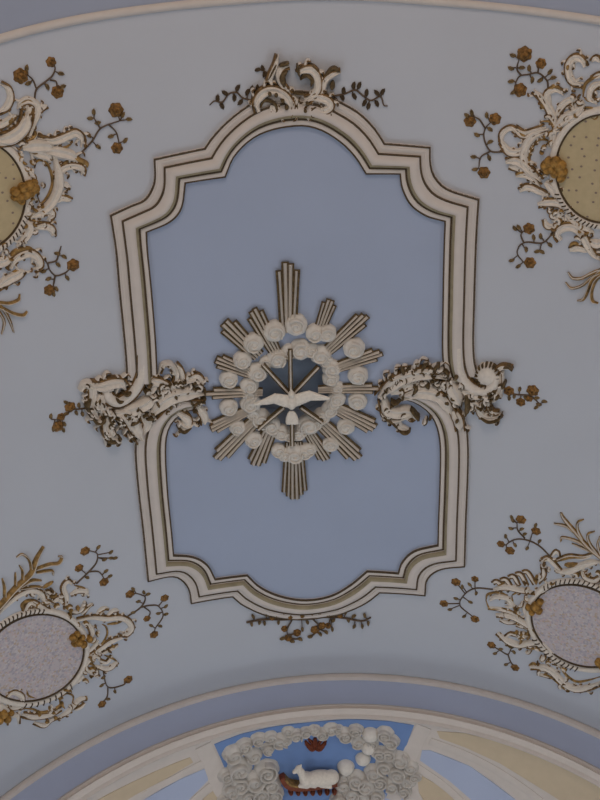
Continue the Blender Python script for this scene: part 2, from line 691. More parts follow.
# ------------------------------------------------------------------ stucco ornament helpers
def scroll(parent, pts, w, gilt=0, ends=(.40, .18), prof='vein', H=None, S=VAULT, name='leaf_scroll', gw=2.1, base=0.0, matl=None, lobes=True):
    """ivory scroll; gilt = +1 / -1 / 2 puts a dark gilded edge on its right, left or both sides"""
    m = MB()
    hh = (H or w * S.m * .5)
    stroke(m, S, pts, w, ends, hh, base, prof)
    if lobes and w >= 6 and S is VAULT:
        L = sum((Vector(pts[i + 1]) - Vector(pts[i])).length for i in range(len(pts) - 1))
        n_ = max(2, int(L / 6.5))
        sd = gilt if gilt in (1, -1) else random.choice((1, -1))
        fingers(m, pts, S, sd, n_, w * .92, 2.4, u0=.12, u1=.92, base=base)
        if random.random() < .6:
            fingers(m, pts, S, -sd, max(2, n_ // 2), w * .8, 2.2, u0=.25, u1=.85, base=base)
    part = m.build(name, (matl or WHITE, EDGE), parent)
    for sgn in ((1, -1) if gilt == 2 else ((gilt,) if gilt else ())):
        g = MB()
        stroke(g, S, pts, gw, (.9, .9), hh * .30 + .006, base + hh * .28, 'round', offset=sgn * w * .46)
        g.build('gilded_edge', EDGE, part)
    return part


def gilt(parent, pts, w, ends=(.4, .3), S=VAULT, name='gilded_scroll', matl=None, H=None, prof='round', base=0.0):
    m = MB()
    stroke(m, S, pts, w, ends, H or w * S.m * .6 + .008, base, prof)
    return m.build(name, matl or GOLD, parent)


def fingers(m, pts, S=VAULT, side=1, n=5, length=6, w=3.2, lean=.6, u0=.1, u1=.95, base=0.0):
    """lobes of an acanthus leaf along one side of a path, with gilded tips, added to the leaf's own mesh"""
    path = smooth_path([S.pix(p) for p in pts], 8)
    nm = normals(path)
    for k in range(n):
        u = u0 + (u1 - u0) * k / max(1, n - 1)
        i = min(len(path) - 2, int(u * (len(path) - 1)))
        t = (path[i + 1] - path[i]).normalized()
        d = nm[i] * side
        L = length * S.m * (0.8 + 0.35 * math.sin(k * 2.3))
        p0 = path[i]
        p1 = p0 + d * L * .55 + t * L * .15 * lean
        p2 = p0 + d * L * .95 + t * L * .75 * lean
        p3 = p2 + t * L * .30 - d * L * .18
        stroke(m, S, [p0, p1, p2, p3], w, (.9, .35), w * S.m * .65 + .006, base, 'round', param=True)
        m.cur = 1
        stroke(m, S, [p1.lerp(p2, .5), p2, p3], w * .75, (.6, .5), w * S.m * .55 + .013, base, 'round', param=True)
        m.cur = 0


def rose(parent, c, r, S=VAULT, name='rose', matl=None, base=0.0):
    m = MB()
    rot = random.random() * 6
    dome(m, S, c, r, r * S.m * .55, 6, .10, rot, rings=(0, .35, .7, .9, 1), prof=lambda t, a: .45 + .35 * t * (1 - t) * 4 * (.5) - .35 * t ** 4, seg=20, base=base)
    dome(m, S, c, r * .62, r * S.m * .8, 5, .15, rot + 2.5, rings=(0, .4, .8, 1), prof=lambda t, a: .75 + .25 * math.sin(t * 3) - .3 * t ** 4, seg=20, base=base)
    dome(m, S, c, r * .25, r * S.m * 1.05, rings=(0, .6, 1), seg=8, base=base)
    return m.build(name, matl or ROSE, parent)


def leaf(parent, c, ang, L=6.0, w=3.3, S=VAULT, matl=None, name='leaf', base=0.0):
    q = S.pix(c)
    d = Vector((math.cos(ang), math.sin(ang)))
    e = Vector((-d.y, d.x))
    l = L * S.m
    m = MB()
    stroke(m, S, [q - d * l * .5, q - e * l * .06, q + d * l * .5], w, (.25, .08), w * S.m * .45 + .006, base, 'vein', n=4, param=True, bury=.006 - base * .8)
    return m.build(name, matl or LEAFM, parent)


def sprig(parent, stems, roses, leaves, S=VAULT, w=1.35, name='rose_sprig', L=5.6, lw=3.2, flower='rose', lmat=None, base=0.0):
    m = MB()
    samples = []
    for st in stems:
        stroke(m, S, st, w, (1, .6), w * S.m * .8 + .008, base, 'round', n=6, bury=.006 - base * .8)
        samples += smooth_path(st, 6)
    tw = []
    for p in leaves:
        q = min(samples, key=lambda s: (s.x - p[0]) ** 2 + (s.y - p[1]) ** 2)
        dx, dy = p[0] - q.x, p[1] - q.y
        d = math.hypot(dx, dy)
        an = math.atan2(dy, dx) if d > 1 else random.random() * 6
        if d > 3.5:
            stroke(m, S, [(q.x, q.y), (p[0], p[1])], w * .7, (1, .7), w * S.m * .5 + .006, base, 'round', n=3, bury=.006 - base * .8)
        tw.append((p, an + random.uniform(-.5, .5)))
    for p in roses:
        q = min(samples, key=lambda s: (s.x - p[0]) ** 2 + (s.y - p[1]) ** 2)
        d = math.hypot(p[0] - q.x, p[1] - q.y)
        if d > 3:
            stroke(m, S, [(q.x, q.y), (p[0], p[1])], w * .8, (1, .8), w * S.m * .6 + .006, base, 'round', n=3, bury=.006 - base * .8)
    part = m.build(name, STEM, parent)
    for p in roses:
        rose(part, p[:2], p[2], S, flower, base=base)
    for p, an in tw:
        leaf(part, p, an, L, lw, S, lmat, base=base)
    return part


def blobs(parent, pts, name, matl, S=VAULT, hk=.8, base=0.0):
    m = MB()
    for x, y, r in pts:
        dome(m, S, (x, y), r, r * S.m * hk, seg=12, rings=(0, .4, .75, .93, 1), base=base)
    return m.build(name, matl, parent)


def accents(parent, pts, n, spread, seed, base=.07, matl=None):
    """short dark gilt dabs and small ivory curls worked into a leaf mass"""
    rnd = random.Random(seed)
    path = smooth_path(pts, 8)
    for k in range(n):
        p = path[int(rnd.random() * (len(path) - 1))]
        x, y = p.x + rnd.uniform(-spread, spread), p.y + rnd.uniform(-spread, spread)
        an = rnd.uniform(0, 6.28)
        L = rnd.uniform(3.2, 6)
        c, s_ = math.cos(an), math.sin(an)
        bend = rnd.choice((-1, 1)) * L * .4
        q = [(x - c * L / 2, y - s_ * L / 2), (x - s_ * bend * .6, y + c * bend * .6), (x + c * L / 2, y + s_ * L / 2), (x + c * L * .35 + s_ * bend * -.1 - s_ * bend * .5, y + s_ * L * .35 + c * bend * .5)]
        m = MB()
        if k % 5 < 3:
            stroke(m, VAULT, q, rnd.uniform(2.4, 3.4), (.7, .5), .022, base + .010 * rnd.random())
            cu = m.build('leaf_curl', WHITE, parent)
            m = MB()
            stroke(m, VAULT, q, 1.5, (.8, .6), .02, base + .004, offset=1.6 * (1 if bend > 0 else -1))
            m.build('gilded_edge', matl or DARKG, cu)
        else:
            stroke(m, VAULT, q[:3], rnd.uniform(1.6, 2.8), (.6, .4), .03, base + .01)
            m.build('gilded_dab', matl or DARKG, parent)


# ------------------------------------------------------------------ wall cartouches
def ellipse_pts(c, a_, b_, ang, n=64, k=0.0, t0=0, t1=2 * PI):
    ca, sa = math.cos(ang), math.sin(ang)
    out = []
    for i in range(n):
        t = t0 + (t1 - t0) * i / n
        x, y = (a_ + k) * math.cos(t), (b_ + k) * math.sin(t)
        out.append((c[0] + x * ca - y * sa, c[1] + x * sa + y * ca))
    return out


def closed_ring(mb, S, pts, w, H, base=0.0, prof='round'):
    path = smooth_path([S.pix(p) for p in pts], 2, closed=True)
    nm = normals(path, True)
    xs, hs_ = PROF[prof]
    W = w * S.m / 2
    rows = []
    for p, n_ in zip(path, nm):
        rows.append([S.pt(p - n_ * W, -.006)] + [S.pt(p + n_ * W * x, base + H * y) for x, y in zip(xs, hs_)] + [S.pt(p + n_ * W, -.006)])
    mb.grid(rows, close_u=True)


def cartouche(label, c, a_, b_, ang, axis, field, scrolls, gilts, sprigs, plume, bows, ticks, acc=None, lob=()):
    root = thing('cartouche', label, 'cartouche', VAULT.pt(VAULT.pix(c)), 'stucco cartouches on the vault')
    left = c[0] < 300
    ax = Vector(axis).normalized()
    C_ = Vector(c)
    def mirror(pts):
        out = []
        for p in pts:
            v = Vector(p[:2]) - C_
            al = ax * v.dot(ax)
            q = C_ + al * 2 - v
            out.append((q.x, q.y) + tuple(p[2:]))
        return out
    def off(pts):
        return all((p[0] < -3) if left else (p[0] > 603) for p in pts)
    m = MB()
    fill(m, VAULT, [VAULT.pix(p) for p in ellipse_pts(c, a_, b_, ang, 72)], 0.012, step=0.08)
    m.build('medallion_field', field, root)
    m = MB()
    closed_ring(m, VAULT, ellipse_pts(c, a_, b_, ang, 48, 3.8), 6.6, .034)
    rim = m.build('medallion_rim', WHITE, root)
    m = MB()
    closed_ring(m, VAULT, ellipse_pts(c, a_, b_, ang, 48, .3), 2.0, .030)
    m.build('gilt_line', LINE, rim)
    for t0, t1, n in ticks:
        m = MB()
        inn, out = ellipse_pts(c, a_, b_, ang, n, 2.0, t0, t1), ellipse_pts(c, a_, b_, ang, n, 6.0, t0 + .04, t1 + .04)
        for p, q in zip(inn, out):
            stroke(m, VAULT, [p, q], 1.5, (.8, .8), .022, .022, 'round', n=4)
        nt_ = m.build('gilded_notches', LINE, rim)
        nt_['kind'] = 'stuff'
    for s in scrolls:
        pts, w, g = s[:3]
        scroll(root, pts, w, g)
        mp = mirror(pts)
        if off(mp):
            scroll(root, mp, w, g if g == 2 else -g)
    for pts, side, n, L, w in lob:
        pm = MB()
        stroke(pm, VAULT, pts, 2.5, (.6, .4), .03)
        fingers(pm, pts, side=side, n=n, length=L, w=w)
        pm.build('acanthus_leaf', (WHITE, EDGE), root)
    for pts, w in gilts:
        gilt(root, pts, w)
        mp = mirror(pts)
        if off(mp):
            gilt(root, mp, w)
    for st, ro, le in sprigs:
        sprig(root, st, ro, le)
        st2, ro2, le2 = [mirror(x) for x in st], mirror(ro), mirror(le)
        if off([p for x in st2 for p in x] + ro2 + le2):
            sprig(root, st2, ro2, le2)
    if plume:
        m = MB()
        for pts, w in plume:
            stroke(m, VAULT, pts, w, (.9, .45), w * M * .6 + .012, 0, 'round')
            mp = mirror(pts)
            if off(mp):
                stroke(m, VAULT, mp, w, (.9, .45), w * M * .6 + .012, 0, 'round')
        pl = m.build('gilded_plume', GOLD, root)
        m = MB()
        for pts, w in plume:
            stroke(m, VAULT, pts, w * .35, (.9, .4), w * M * .5 + .022, 0, 'round', offset=w * .22)
        m.build('ivory_ribs', WHITE, pl)
    if acc:
        accents(root, ellipse_pts(c, a_, b_, ang, 30, 11, acc[0], acc[1]), acc[2], 7, int(c[1]), base=.012, matl=GOLD)
        accents(root, ellipse_pts(c, a_, b_, ang, 30, 20, acc[0], acc[1]), acc[2] // 2, 7, int(c[1]) + 1, base=.008, matl=EDGE)
    for b in bows:
        blobs(root, b, 'gilded_bow', BOWM, hk=1.0, base=.045)
    return root


UL = cartouche('stucco cartouche with spotted ochre medallion at upper left of the vault', (-25, 195), 49.5, 55.5, 0, (.18, .98), DOTS,
    [([(54, 156), (58, 172), (58, 188), (50, 204), (36, 214), (27, 216)], 9, 0),
     ([(30, 152), (44, 155), (52, 160)], 8, 0),
     ([(37, 139), (51, 141), (60, 139), (67, 136), (75, 133), (81, 138), (81, 147)], 7.5, -1),
     ([(44, 150), (58, 152), (70, 155), (77, 160)], 10, 0),
     ([(56, 180), (59, 172), (66, 167), (75, 166), (82, 169), (81, 175)], 6.5, -1),
     ([(56, 190), (63, 184), (71, 187)], 5, 1), ([(52, 202), (62, 198), (71, 201)], 6, -1),
     ([(38, 210), (46, 208), (52, 214), (47, 220)], 6, -1),
     ([(33, 228), (44, 226), (51, 229), (52, 236)], 7, -1),
     ([(10, 268), (16, 258), (28, 253), (36, 257), (39, 265), (33, 269)], 8, -1),
     ([(-4, 287), (8, 279), (18, 274), (22, 269)], 9, 1), ([(-8, 262), (2, 262), (12, 256)], 9, 0),
     ([(-6, 140), (8, 138), (19, 131), (25, 122), (27, 112)], 12, 2),
     ([(28, 140), (33, 124), (37, 112), (36, 104), (28, 100), (20, 103), (17, 109)], 6.5, -1),
     ([(35, 114), (41, 108), (47, 105)], 5, 1), ([(24, 118), (29, 110), (29, 104)], 4.5, 1),
     ([(-2, 112), (6, 107), (10, 98), (8, 89), (0, 84)], 5.5, 1), ([(-6, 128), (2, 124), (10, 119), (14, 114)], 6, 1),
     ([(22, 148), (32, 146), (44, 146), (54, 148)], 11, 0),
     ([(24, 168), (28, 180), (31, 194), (29, 206)], 7, 0), ([(21, 219), (29, 226), (26, 236), (16, 246)], 8, 0)],
    [([(34.5, 168), (36, 162), (41, 160), (47, 164), (51, 173), (52, 184), (48, 195), (41, 203), (37, 195)], 2.4),
     ([(73, 155), (78, 159), (86, 163), (87, 167)], 4.5), ([(61, 194), (66, 196), (71, 197)], 3),
     ([(31, 214), (30, 219), (40, 222), (49, 224), (52.5, 233)], 2.4), ([(9, 258), (15, 251), (28, 248), (37, 254)], 4),
     ([(11, 275), (16, 271), (20, 272)], 3.5), ([(8, 126), (10, 121), (14, 117)], 4), ([(24, 142), (30, 139), (35, 134), (33, 128)], 3.5),
     ([(38, 135), (44, 139), (48, 144)], 2.2), ([(50, 137), (57, 139), (62, 133)], 2.4), ([(29, 152), (34, 153), (39, 150), (36, 146)], 3.5),
     ([(54, 162), (58, 165), (66, 162), (71, 157)], 2.4), ([(55.5, 177), (58, 171), (62, 168)], 1.8), ([(52, 212), (54, 207)], 3),
     ([(19, 104), (27, 99), (34, 103)], 3), ([(20, 125), (24, 118), (24, 112)], 2.6), ([(58, 148), (66, 147), (73, 142)], 2)],
    [([[(34.5, 104), (36, 90), (45, 82), (52, 76), (55, 69), (54, 64)], [(36, 88), (33, 80), (28, 75)], [(50, 80), (56, 81.5), (57, 87)]],
      [(20.5, 76, 5.8), (51, 62, 4), (57.5, 92, 5)], [(27, 68), (28, 83), (61, 74), (47, 87), (63, 87)]),
     ([[(78, 156), (92, 141), (101, 128), (120, 120.6)], [(108, 124), (116, 132), (119, 143)], [(100, 128), (94, 118)]],
      [(116, 110, 6), (117, 148, 4.8)], [(94, 112), (90, 118), (97.5, 122.5), (89, 134.5), (98, 147), (110.6, 136), (125.6, 140.5), (129, 119.5), (123, 115)]),
     ([[(37.5, 254), (46.5, 262), (49.5, 269.5), (55.5, 275.5), (64.5, 273), (70.5, 268)], [(47, 263), (55.5, 261), (58, 256), (61, 246)], [(55, 276), (53, 286)]],
      [(73, 265, 5.5), (49.5, 290, 5)], [(43, 271), (48, 278.5), (58, 265), (67, 278), (64, 257), (57, 253), (56, 289), (53, 294)])],
    [([(-12, 303), (0, 302.5), (9, 303), (18, 299.5), (19.5, 294)], 3), ([(-10, 304), (0, 307), (12, 313), (22.5, 315), (27, 311)], 3.4),
     ([(-6, 304), (3, 309), (9, 319), (13.5, 332)], 3), ([(-6, 306), (0, 313), (4, 322), (1.5, 334)], 2.6), ([(-16, 300), (-6, 304), (3, 308)], 6)],
    [[(14, 191, 4), (18, 196, 4.5), (22, 187, 4.5), (24, 193, 4.5), (28, 184, 4.5), (33, 187, 4.5), (33, 181, 3), (20, 200, 3), (29, 191, 4), (13, 197, 2.5)]],
    [(.35, 1.45, 13)], (-1.2, 1.3, 22))

UR = cartouche('stucco cartouche with spotted ochre medallion at upper right of the vault', (605, 168), 48.5, 54, 0, (-.18, .98), DOTS,
    [([(549, 130), (536, 134), (527, 144), (524, 158), (528, 171), (538, 180)], 8, 0),
     ([(557, 128), (552, 114), (545, 101), (534, 89.5)], 6.5, -1), ([(552, 112), (548, 100), (548, 93), (556, 89.5), (564, 95)], 6, -1),
     ([(556, 116), (562, 106), (570, 100), (575, 104)], 6, 1), ([(554, 130), (566, 118), (577, 112), (585, 104)], 9, 0),
     ([(603, 82), (593, 87), (590, 97), (597, 104)], 6, -1), ([(585, 67), (582, 60), (575, 58), (569, 65), (570, 77), (576, 83), (584, 83)], 6.5, 1),
     ([(600, 62), (596, 58), (592, 62)], 4.5, 1), ([(611, 76), (600, 75), (592, 79)], 5, 1),
     ([(502, 142), (503, 133), (511, 128), (517, 133)], 5.5, -1), ([(502, 141), (509, 151), (519, 152), (526, 147), (530, 140)], 7, 1),
     ([(514, 128), (524, 134), (536, 131), (546, 127)], 7, 2), ([(506, 162), (517, 161), (530, 170), (541, 181)], 8, -1),
     ([(516, 176), (525, 175), (533, 179), (540, 186)], 5.5, -1), ([(520, 191), (528, 187), (539, 191), (549, 196)], 6.5, -1),
     ([(509, 166), (517, 168), (527, 173)], 5, 1), ([(538, 204), (549, 202), (561, 204), (567, 211)], 7, 1),
     ([(545, 182), (553, 189), (556, 198)], 8, 0), ([(545, 219), (548, 226), (557, 225), (568, 218)], 5, 1),
     ([(561, 240), (558, 234), (563, 228), (573, 227), (582, 233), (587, 243), (594, 255), (604, 261)], 8, -1),
     ([(570, 250), (579, 248), (590, 252)], 6.5, -1), ([(552, 148), (553, 136), (556, 127)], 6, 0), ([(566, 214), (580, 224), (594, 232)], 7, 0),
     ([(590, 240), (598, 244), (606, 240)], 8, 1), ([(563, 204), (560, 215), (552, 221)], 6, 0)],
    [([(549.7, 146), (548, 140.5), (540, 139.5), (533, 146), (529.5, 157), (531, 167), (537, 175), (543, 179)], 2.4),
     ([(600, 75), (591, 79), (585, 85), (583, 97)], 3), ([(568, 64), (568, 70)], 4.5), ([(519, 130), (526, 136), (539, 132)], 4),
     ([(589, 115), (595, 119), (598, 115), (594, 109), (585, 107.5), (580, 112)], 2), ([(554, 124), (550, 112), (544, 101)], 2.4),
     ([(549, 89), (555, 86.5), (562, 89)], 4), ([(541, 103), (545, 109)], 4), ([(510, 157), (520, 158), (529, 166)], 1.8),
     ([(516, 175), (521, 172), (526, 175)], 3), ([(520, 189), (527, 185), (534, 189)], 3), ([(543, 198), (550, 199), (558, 197)], 3),
     ([(546, 186), (553, 186), (553, 192), (549, 195)], 2.4), ([(553, 235), (557, 227), (565, 222.5), (574, 222.5), (583, 228), (587, 236)], 3.4),
     ([(569, 247), (574, 243), (581, 246)], 3.4), ([(513, 150), (519, 151), (525, 147)], 2.4), ([(540, 121), (552, 122), (554, 130), (551, 133)], 2.4),
     ([(584, 97), (590, 101), (598, 98)], 2)],
    [([[(548, 88), (547, 80.5), (538.5, 73), (528, 74.5), (520, 76), (516, 82), (516, 87)], [(521, 75), (517, 69), (519, 59)], [(538, 72), (539, 65.5)]],
      [(524.5, 54, 6), (541, 63.5, 4.2), (520, 90, 5.5)], [(513, 55), (511, 68), (522, 68), (529.5, 68), (532, 80), (540, 80), (550.5, 72), (553.5, 78), (511, 81), (513, 92)]),
     ([[(521, 155), (505, 152), (490.5, 151), (484, 138), (485.5, 128), (490.5, 122.7)], [(491, 151), (481, 157), (478.7, 168)], [(485, 128), (480, 120), (475, 117)]],
      [(495, 119, 5), (470, 121, 5), (484, 172.6, 5.2)], [(472, 112.5), (477, 134.5), (490.5, 142), (490, 129.5), (473.6, 156.5), (475, 169), (489, 158), (487, 115), (467, 115)]),
     ([[(555, 227), (549, 237.5), (541.5, 243), (526.5, 242), (519, 246.5), (517.5, 254), (523.5, 262)], [(523.5, 242), (521, 234.5), (525, 230)], [(541.5, 243), (540, 249.5)]],
      [(529, 228.5, 5), (530, 262.7, 5.2)], [(519, 227), (515, 228), (534, 237), (541, 236), (550, 245), (537, 251), (542, 252), (526, 249.5), (511.5, 260), (518, 266)])],
    [([(612, 268), (600, 270), (591, 273.5), (582, 278), (573, 278), (568, 272)], 3), ([(612, 270), (600, 273), (591, 278), (582, 285.5), (571.5, 288), (565.5, 282)], 2.6),
     ([(608, 270), (593, 278), (588, 290), (583.5, 299), (577.5, 300.5)], 3.2), ([(610, 270), (597, 279), (592, 290), (592.5, 300), (598.5, 303)], 3.2),
     ([(616, 266), (606, 268), (597, 273)], 6)],
    [[(546, 164, 4), (550, 161, 4.5), (556, 161, 5), (561, 165, 5), (563, 171, 4.5), (562, 177, 3.5), (552, 168, 4), (556, 172, 4), (548, 169, 3.5)]],
    [(1.7, 2.75, 13)], (1.8, 4.5, 24))

LL = cartouche('stucco cartouche with rosy speckled oval medallion at lower left of the vault', (33, 657), 51.5, 41, math.radians(-25), (.42, .91), MOSAIC,
    [([(-4, 616), (8, 603), (18, 595), (30, 590), (40, 593), (44, 600), (53, 605)], 6.5, -1), ([(66, 608), (66, 597), (63, 587), (67, 581), (72, 585)], 6, -1),
     ([(70, 594), (78, 590), (86, 591), (84, 596)], 6, 1), ([(24, 611), (30, 602), (40, 606), (48, 610)], 6, 2), ([(52, 602), (58, 598), (62, 604)], 6, -1),
     ([(76, 620), (92, 617), (107, 618), (119, 617), (128, 621), (131, 628), (126, 634), (120, 631)], 7, -1),
     ([(82, 614), (88, 606), (93, 603)], 4.5, 1), ([(96, 614), (102, 608), (109, 608)], 4.5, 1), ([(106, 616), (113, 610), (119, 610)], 4.5, 1),
     ([(72, 612), (80, 610), (85, 603)], 5, 1), ([(88, 622), (92, 632), (88, 639)], 6, 1),
     ([(122, 637), (110, 641), (100, 648), (87, 657)], 7, 1), ([(118, 645), (108, 650), (100, 654)], 5, 1),
     ([(117, 661), (108, 668), (95, 665)], 6, -1), ([(101, 652), (89, 659), (80, 672)], 6.5, -1), ([(98, 677), (91, 672), (85, 668)], 5.5, 1),
     ([(112, 655), (106, 662), (98, 660)], 5, 1), ([(84, 676), (74, 682), (66, 689)], 6, 0), ([(87, 697), (79, 699), (73, 705), (66, 712), (57, 717)], 6.5, -1),
     ([(22, 714), (34, 716), (49, 714), (61, 708)], 7, 2), ([(34, 722), (44, 725), (50, 720), (57, 717)], 5, 1),
     ([(5, 699), (12, 692), (21, 696), (20, 705), (11, 707), (9, 700)], 6, -1), ([(9, 724), (10, 717), (17, 715), (18, 724)], 4.5, -1),
     ([(-6, 703), (2, 708), (10, 714), (20, 714)], 8, 0), ([(85, 703), (80, 707), (74, 710)], 4.5, 1), ([(98, 640), (92, 648), (86, 652)], 5, 0)],
    [([(23, 612), (22, 604), (30, 600), (39, 606)], 3.4), ([(42, 588), (48, 584), (53, 581)], 4), ([(45, 596), (53, 596), (57, 593)], 3.4),
     ([(102, 624), (106, 627), (107, 634), (102, 643), (94, 650)], 2.2), ([(79, 613), (86, 607), (92, 603)], 3), ([(107, 624), (118, 622), (125, 617)], 3),
     ([(98, 612), (104, 609), (109, 608)], 3.2), ([(111, 646), (115, 646)], 3.5), ([(60, 706), (60, 698), (66, 693), (73, 696), (72, 703)], 2.2),
     ([(24, 708), (33, 709), (40, 712), (50, 710), (58, 706), (61, 701)], 2.6), ([(22, 718), (32, 719), (40, 719)], 2.2), ([(53, 718), (57, 717)], 4), ([(45, 722), (49, 721)], 4),
     ([(8, 722), (10, 717), (13, 716)], 2.2), ([(69, 712), (72, 711)], 3.6), ([(85, 696), (87, 699)], 3), ([(26, 689), (28, 695), (36, 698)], 2.6),
     ([(85, 662), (92, 664), (96, 670)], 3), ([(104, 655), (112, 658), (117, 661)], 2.4), ([(74, 585), (84, 588), (86, 592)], 2), ([(61, 590), (63, 596)], 2.6),
     ([(70, 617), (76, 622), (80, 630)], 3.4)],
    [([[(76, 583.5), (88, 572), (96, 562.5), (97, 553.5), (89.5, 550.5)], [(88, 571.5), (98.5, 571.5), (104.5, 579)]],
      [(85, 551, 5), (79, 568, 4.5), (104, 582, 5)], [(98.5, 547), (104.5, 559.5), (111, 552), (115, 558), (106, 571), (110, 576), (87, 577.5), (111, 558)]),
     ([[(126, 617), (140.5, 607), (145, 597), (136, 593)], [(140.5, 607), (150, 605), (158.3, 606), (163, 615.5), (155, 628)], [(144, 607), (150, 612), (147, 618)]],
      [(130, 594, 5), (164.6, 598, 4.6), (154, 634.5, 4.8), (147, 618.5, 4)], [(133, 588.5), (144, 592), (148, 594), (138, 601), (166, 614), (158, 613), (151, 625), (160, 626), (166, 606), (133, 612)]),
     ([[(103, 671), (107.7, 686.7), (122, 685), (126.7, 680.4)], [(107.7, 687), (107, 696), (102, 702.6)]],
      [(128, 679.5, 5.2), (102, 704, 4.8)], [(101.3, 685), (103, 677), (114.6, 691.5), (108, 699)])],
    [([(-8, 612), (0, 604), (15, 587), (30, 573), (36, 558), (43, 546)], 5.5), ([(31, 571), (29, 560), (22, 554), (16, 557)], 2.6), ([(22, 580), (22, 570), (19, 565)], 2.6),
     ([(34, 569), (48, 564), (58, 562.5), (61.5, 557), (58, 556)], 3.2), ([(36, 572), (51, 570), (53, 575)], 2.6), ([(15, 587), (15, 578), (15, 572)], 2.2),
     ([(20, 586), (31, 580), (41, 580)], 3), ([(4, 596), (4, 586), (2, 578)], 3), ([(20, 588), (34, 586), (44, 587)], 2.6)],
    [[(72, 636, 4), (77, 640, 4.5), (82, 642, 4), (88, 637, 3.5), (76, 632, 3), (73, 642, 3), (81, 635, 3)], [(1, 712, 4.5), (5, 717, 4), (-3, 718, 4.5), (9, 711, 3)]],
    [(3.5, 5.3, 22), (1.15, 2.2, 9)], (-1.4, 2.0, 30))

LR = cartouche('stucco cartouche with rosy speckled oval medallion at lower right of the vault', (582, 625), 52, 38, math.radians(25), (-.42, .91), MOSAIC,
    [([(542, 562), (548, 558), (554, 563), (561, 571)], 6, -1), ([(552, 556), (557, 551), (559, 556)], 4, -1), ([(556, 570), (568, 571), (580, 566), (592, 562), (604, 561)], 8, 0),
     ([(558, 560), (570, 556), (584, 557), (596, 553)], 5, -1), ([(582, 570), (586, 577), (595, 580), (603, 575)], 6, 2),
     ([(494, 589), (506, 586), (520, 589), (533, 591)], 7.5, 1), ([(503, 586), (497, 581), (493, 583)], 4.5, 2), ([(511, 586), (506, 579), (501, 580)], 4.5, 2),
     ([(519, 585), (514, 576), (509, 577)], 4.5, 2), ([(527, 585), (521, 574), (516, 574)], 4.5, 2), ([(535, 584), (528, 572), (523, 572)], 4.5, 2),
     ([(538, 582), (544, 574), (543, 567)], 5, 2), ([(490, 600), (497, 596), (508, 598), (512, 605), (505, 606)], 6.5, 0),
     ([(488, 607), (502, 609), (514, 613), (524, 620)], 5, 1), ([(496, 614), (509, 615), (522, 621), (534, 630)], 7, 1), ([(500, 619), (508, 622), (516, 622)], 4.5, 1),
     ([(516, 624), (524, 626), (532, 630)], 5, 1), ([(498, 632), (508, 640), (520, 644), (532, 642), (548, 646)], 8, 1), ([(510, 633), (521, 635), (530, 636)], 5, 2),
     ([(505, 637), (512, 633), (517, 636)], 4, -1), ([(530, 666), (541, 666), (552, 670), (564, 682), (576, 688), (590, 686), (604, 680)], 8.5, 1),
     ([(548, 662), (556, 660), (562, 668)], 6, -1), ([(529, 600), (525, 608), (528, 617)], 6, 0), ([(536, 592), (545, 588), (550, 583)], 7, 0), ([(540, 640), (550, 651), (560, 660)], 7, 0),
     ([(537, 673), (545, 675), (551, 677)], 4, 1)],
    [([(486, 600), (488, 594), (498, 592), (508, 595)], 2.6), ([(486, 600), (490, 608), (502, 608), (514, 612), (523, 618)], 2.4),
     ([(512, 596), (513, 603), (516, 612), (523, 618)], 2.4), ([(512, 595), (520, 591), (528, 594)], 2.4), ([(543, 561), (549, 557), (556, 562)], 3),
     ([(557, 561), (570, 557), (588, 557)], 3.6), ([(565, 564), (571, 564.5), (578, 563)], 5.5), ([(582, 570), (586, 578), (596, 581), (604, 576)], 2.4),
     ([(510, 632), (521, 633), (532, 633)], 3.4), ([(528, 648), (540, 649), (551, 656)], 3), ([(552, 664), (560, 666), (566, 674), (576, 681), (588, 680), (602, 676)], 2.6),
     ([(537, 673), (550, 676), (564, 688), (569, 690)], 2.4), ([(529, 665), (534, 663), (538, 666)], 3), ([(500, 632), (508, 641), (519, 645)], 2.2),
     ([(498, 585), (505, 582)], 3), ([(538, 592), (544, 586)], 3.4), ([(524, 627), (532, 628), (537, 635)], 3.2), ([(516, 622), (521, 625)], 3.2), ([(556, 572), (562, 571)], 3)],
    [([[(551, 557), (540, 546), (528, 540), (516, 539), (507, 544), (507, 549)], [(525, 538), (518, 530), (517, 523)], [(530, 541), (532, 534)]],
      [(521, 519.5, 5.2), (536, 531, 4.8), (510, 550.6, 5), (501, 544, 4.2)], [(513, 520), (511, 528), (506, 536), (515, 545), (527, 548), (540, 541), (522, 529), (536, 525), (525, 534), (512, 517)]),
     ([[(493, 589), (475, 588), (464, 595), (460, 605), (472.5, 616)]],
      [(456, 582, 5.2), (475, 579, 4), (444, 603.5, 4.8), (475, 619, 4.8)], [(462.6, 586.4), (456, 598), (470.5, 602), (476, 593), (464, 616), (450, 609), (469.7, 584)]),
     ([[(522, 643), (512, 648), (508, 654), (500, 650)], [(508, 654), (511, 662), (515, 666)]],
      [(491.5, 645, 4.8), (515, 667.5, 4.8)], [(495, 653), (501, 649), (514, 652), (506, 664), (510, 646)])],
    [([(606, 562), (600, 556), (588, 546), (576, 532), (564, 518), (561, 512)], 4.6), ([(576, 533), (567, 526), (554, 523)], 3.2), ([(594, 552), (578, 541), (563, 537), (561, 541)], 3),
     ([(585, 543), (578, 530), (578, 522), (584, 519)], 2.8), ([(600, 556), (590, 543), (588, 534), (595, 531)], 2.8), ([(598, 554), (584, 548), (572, 543)], 2.6),
     ([(604, 560), (598, 546), (600, 536)], 2.6)],
    [[(537, 604, 5.5), (541, 600, 3.5), (530, 605, 4), (533, 610, 3.5), (540, 609, 3.5)], [(600, 660, 4), (604, 664, 4)]],
    [(3.6, 5.2, 18), (1.3, 2.35, 12)], (1.5, 4.9, 30))

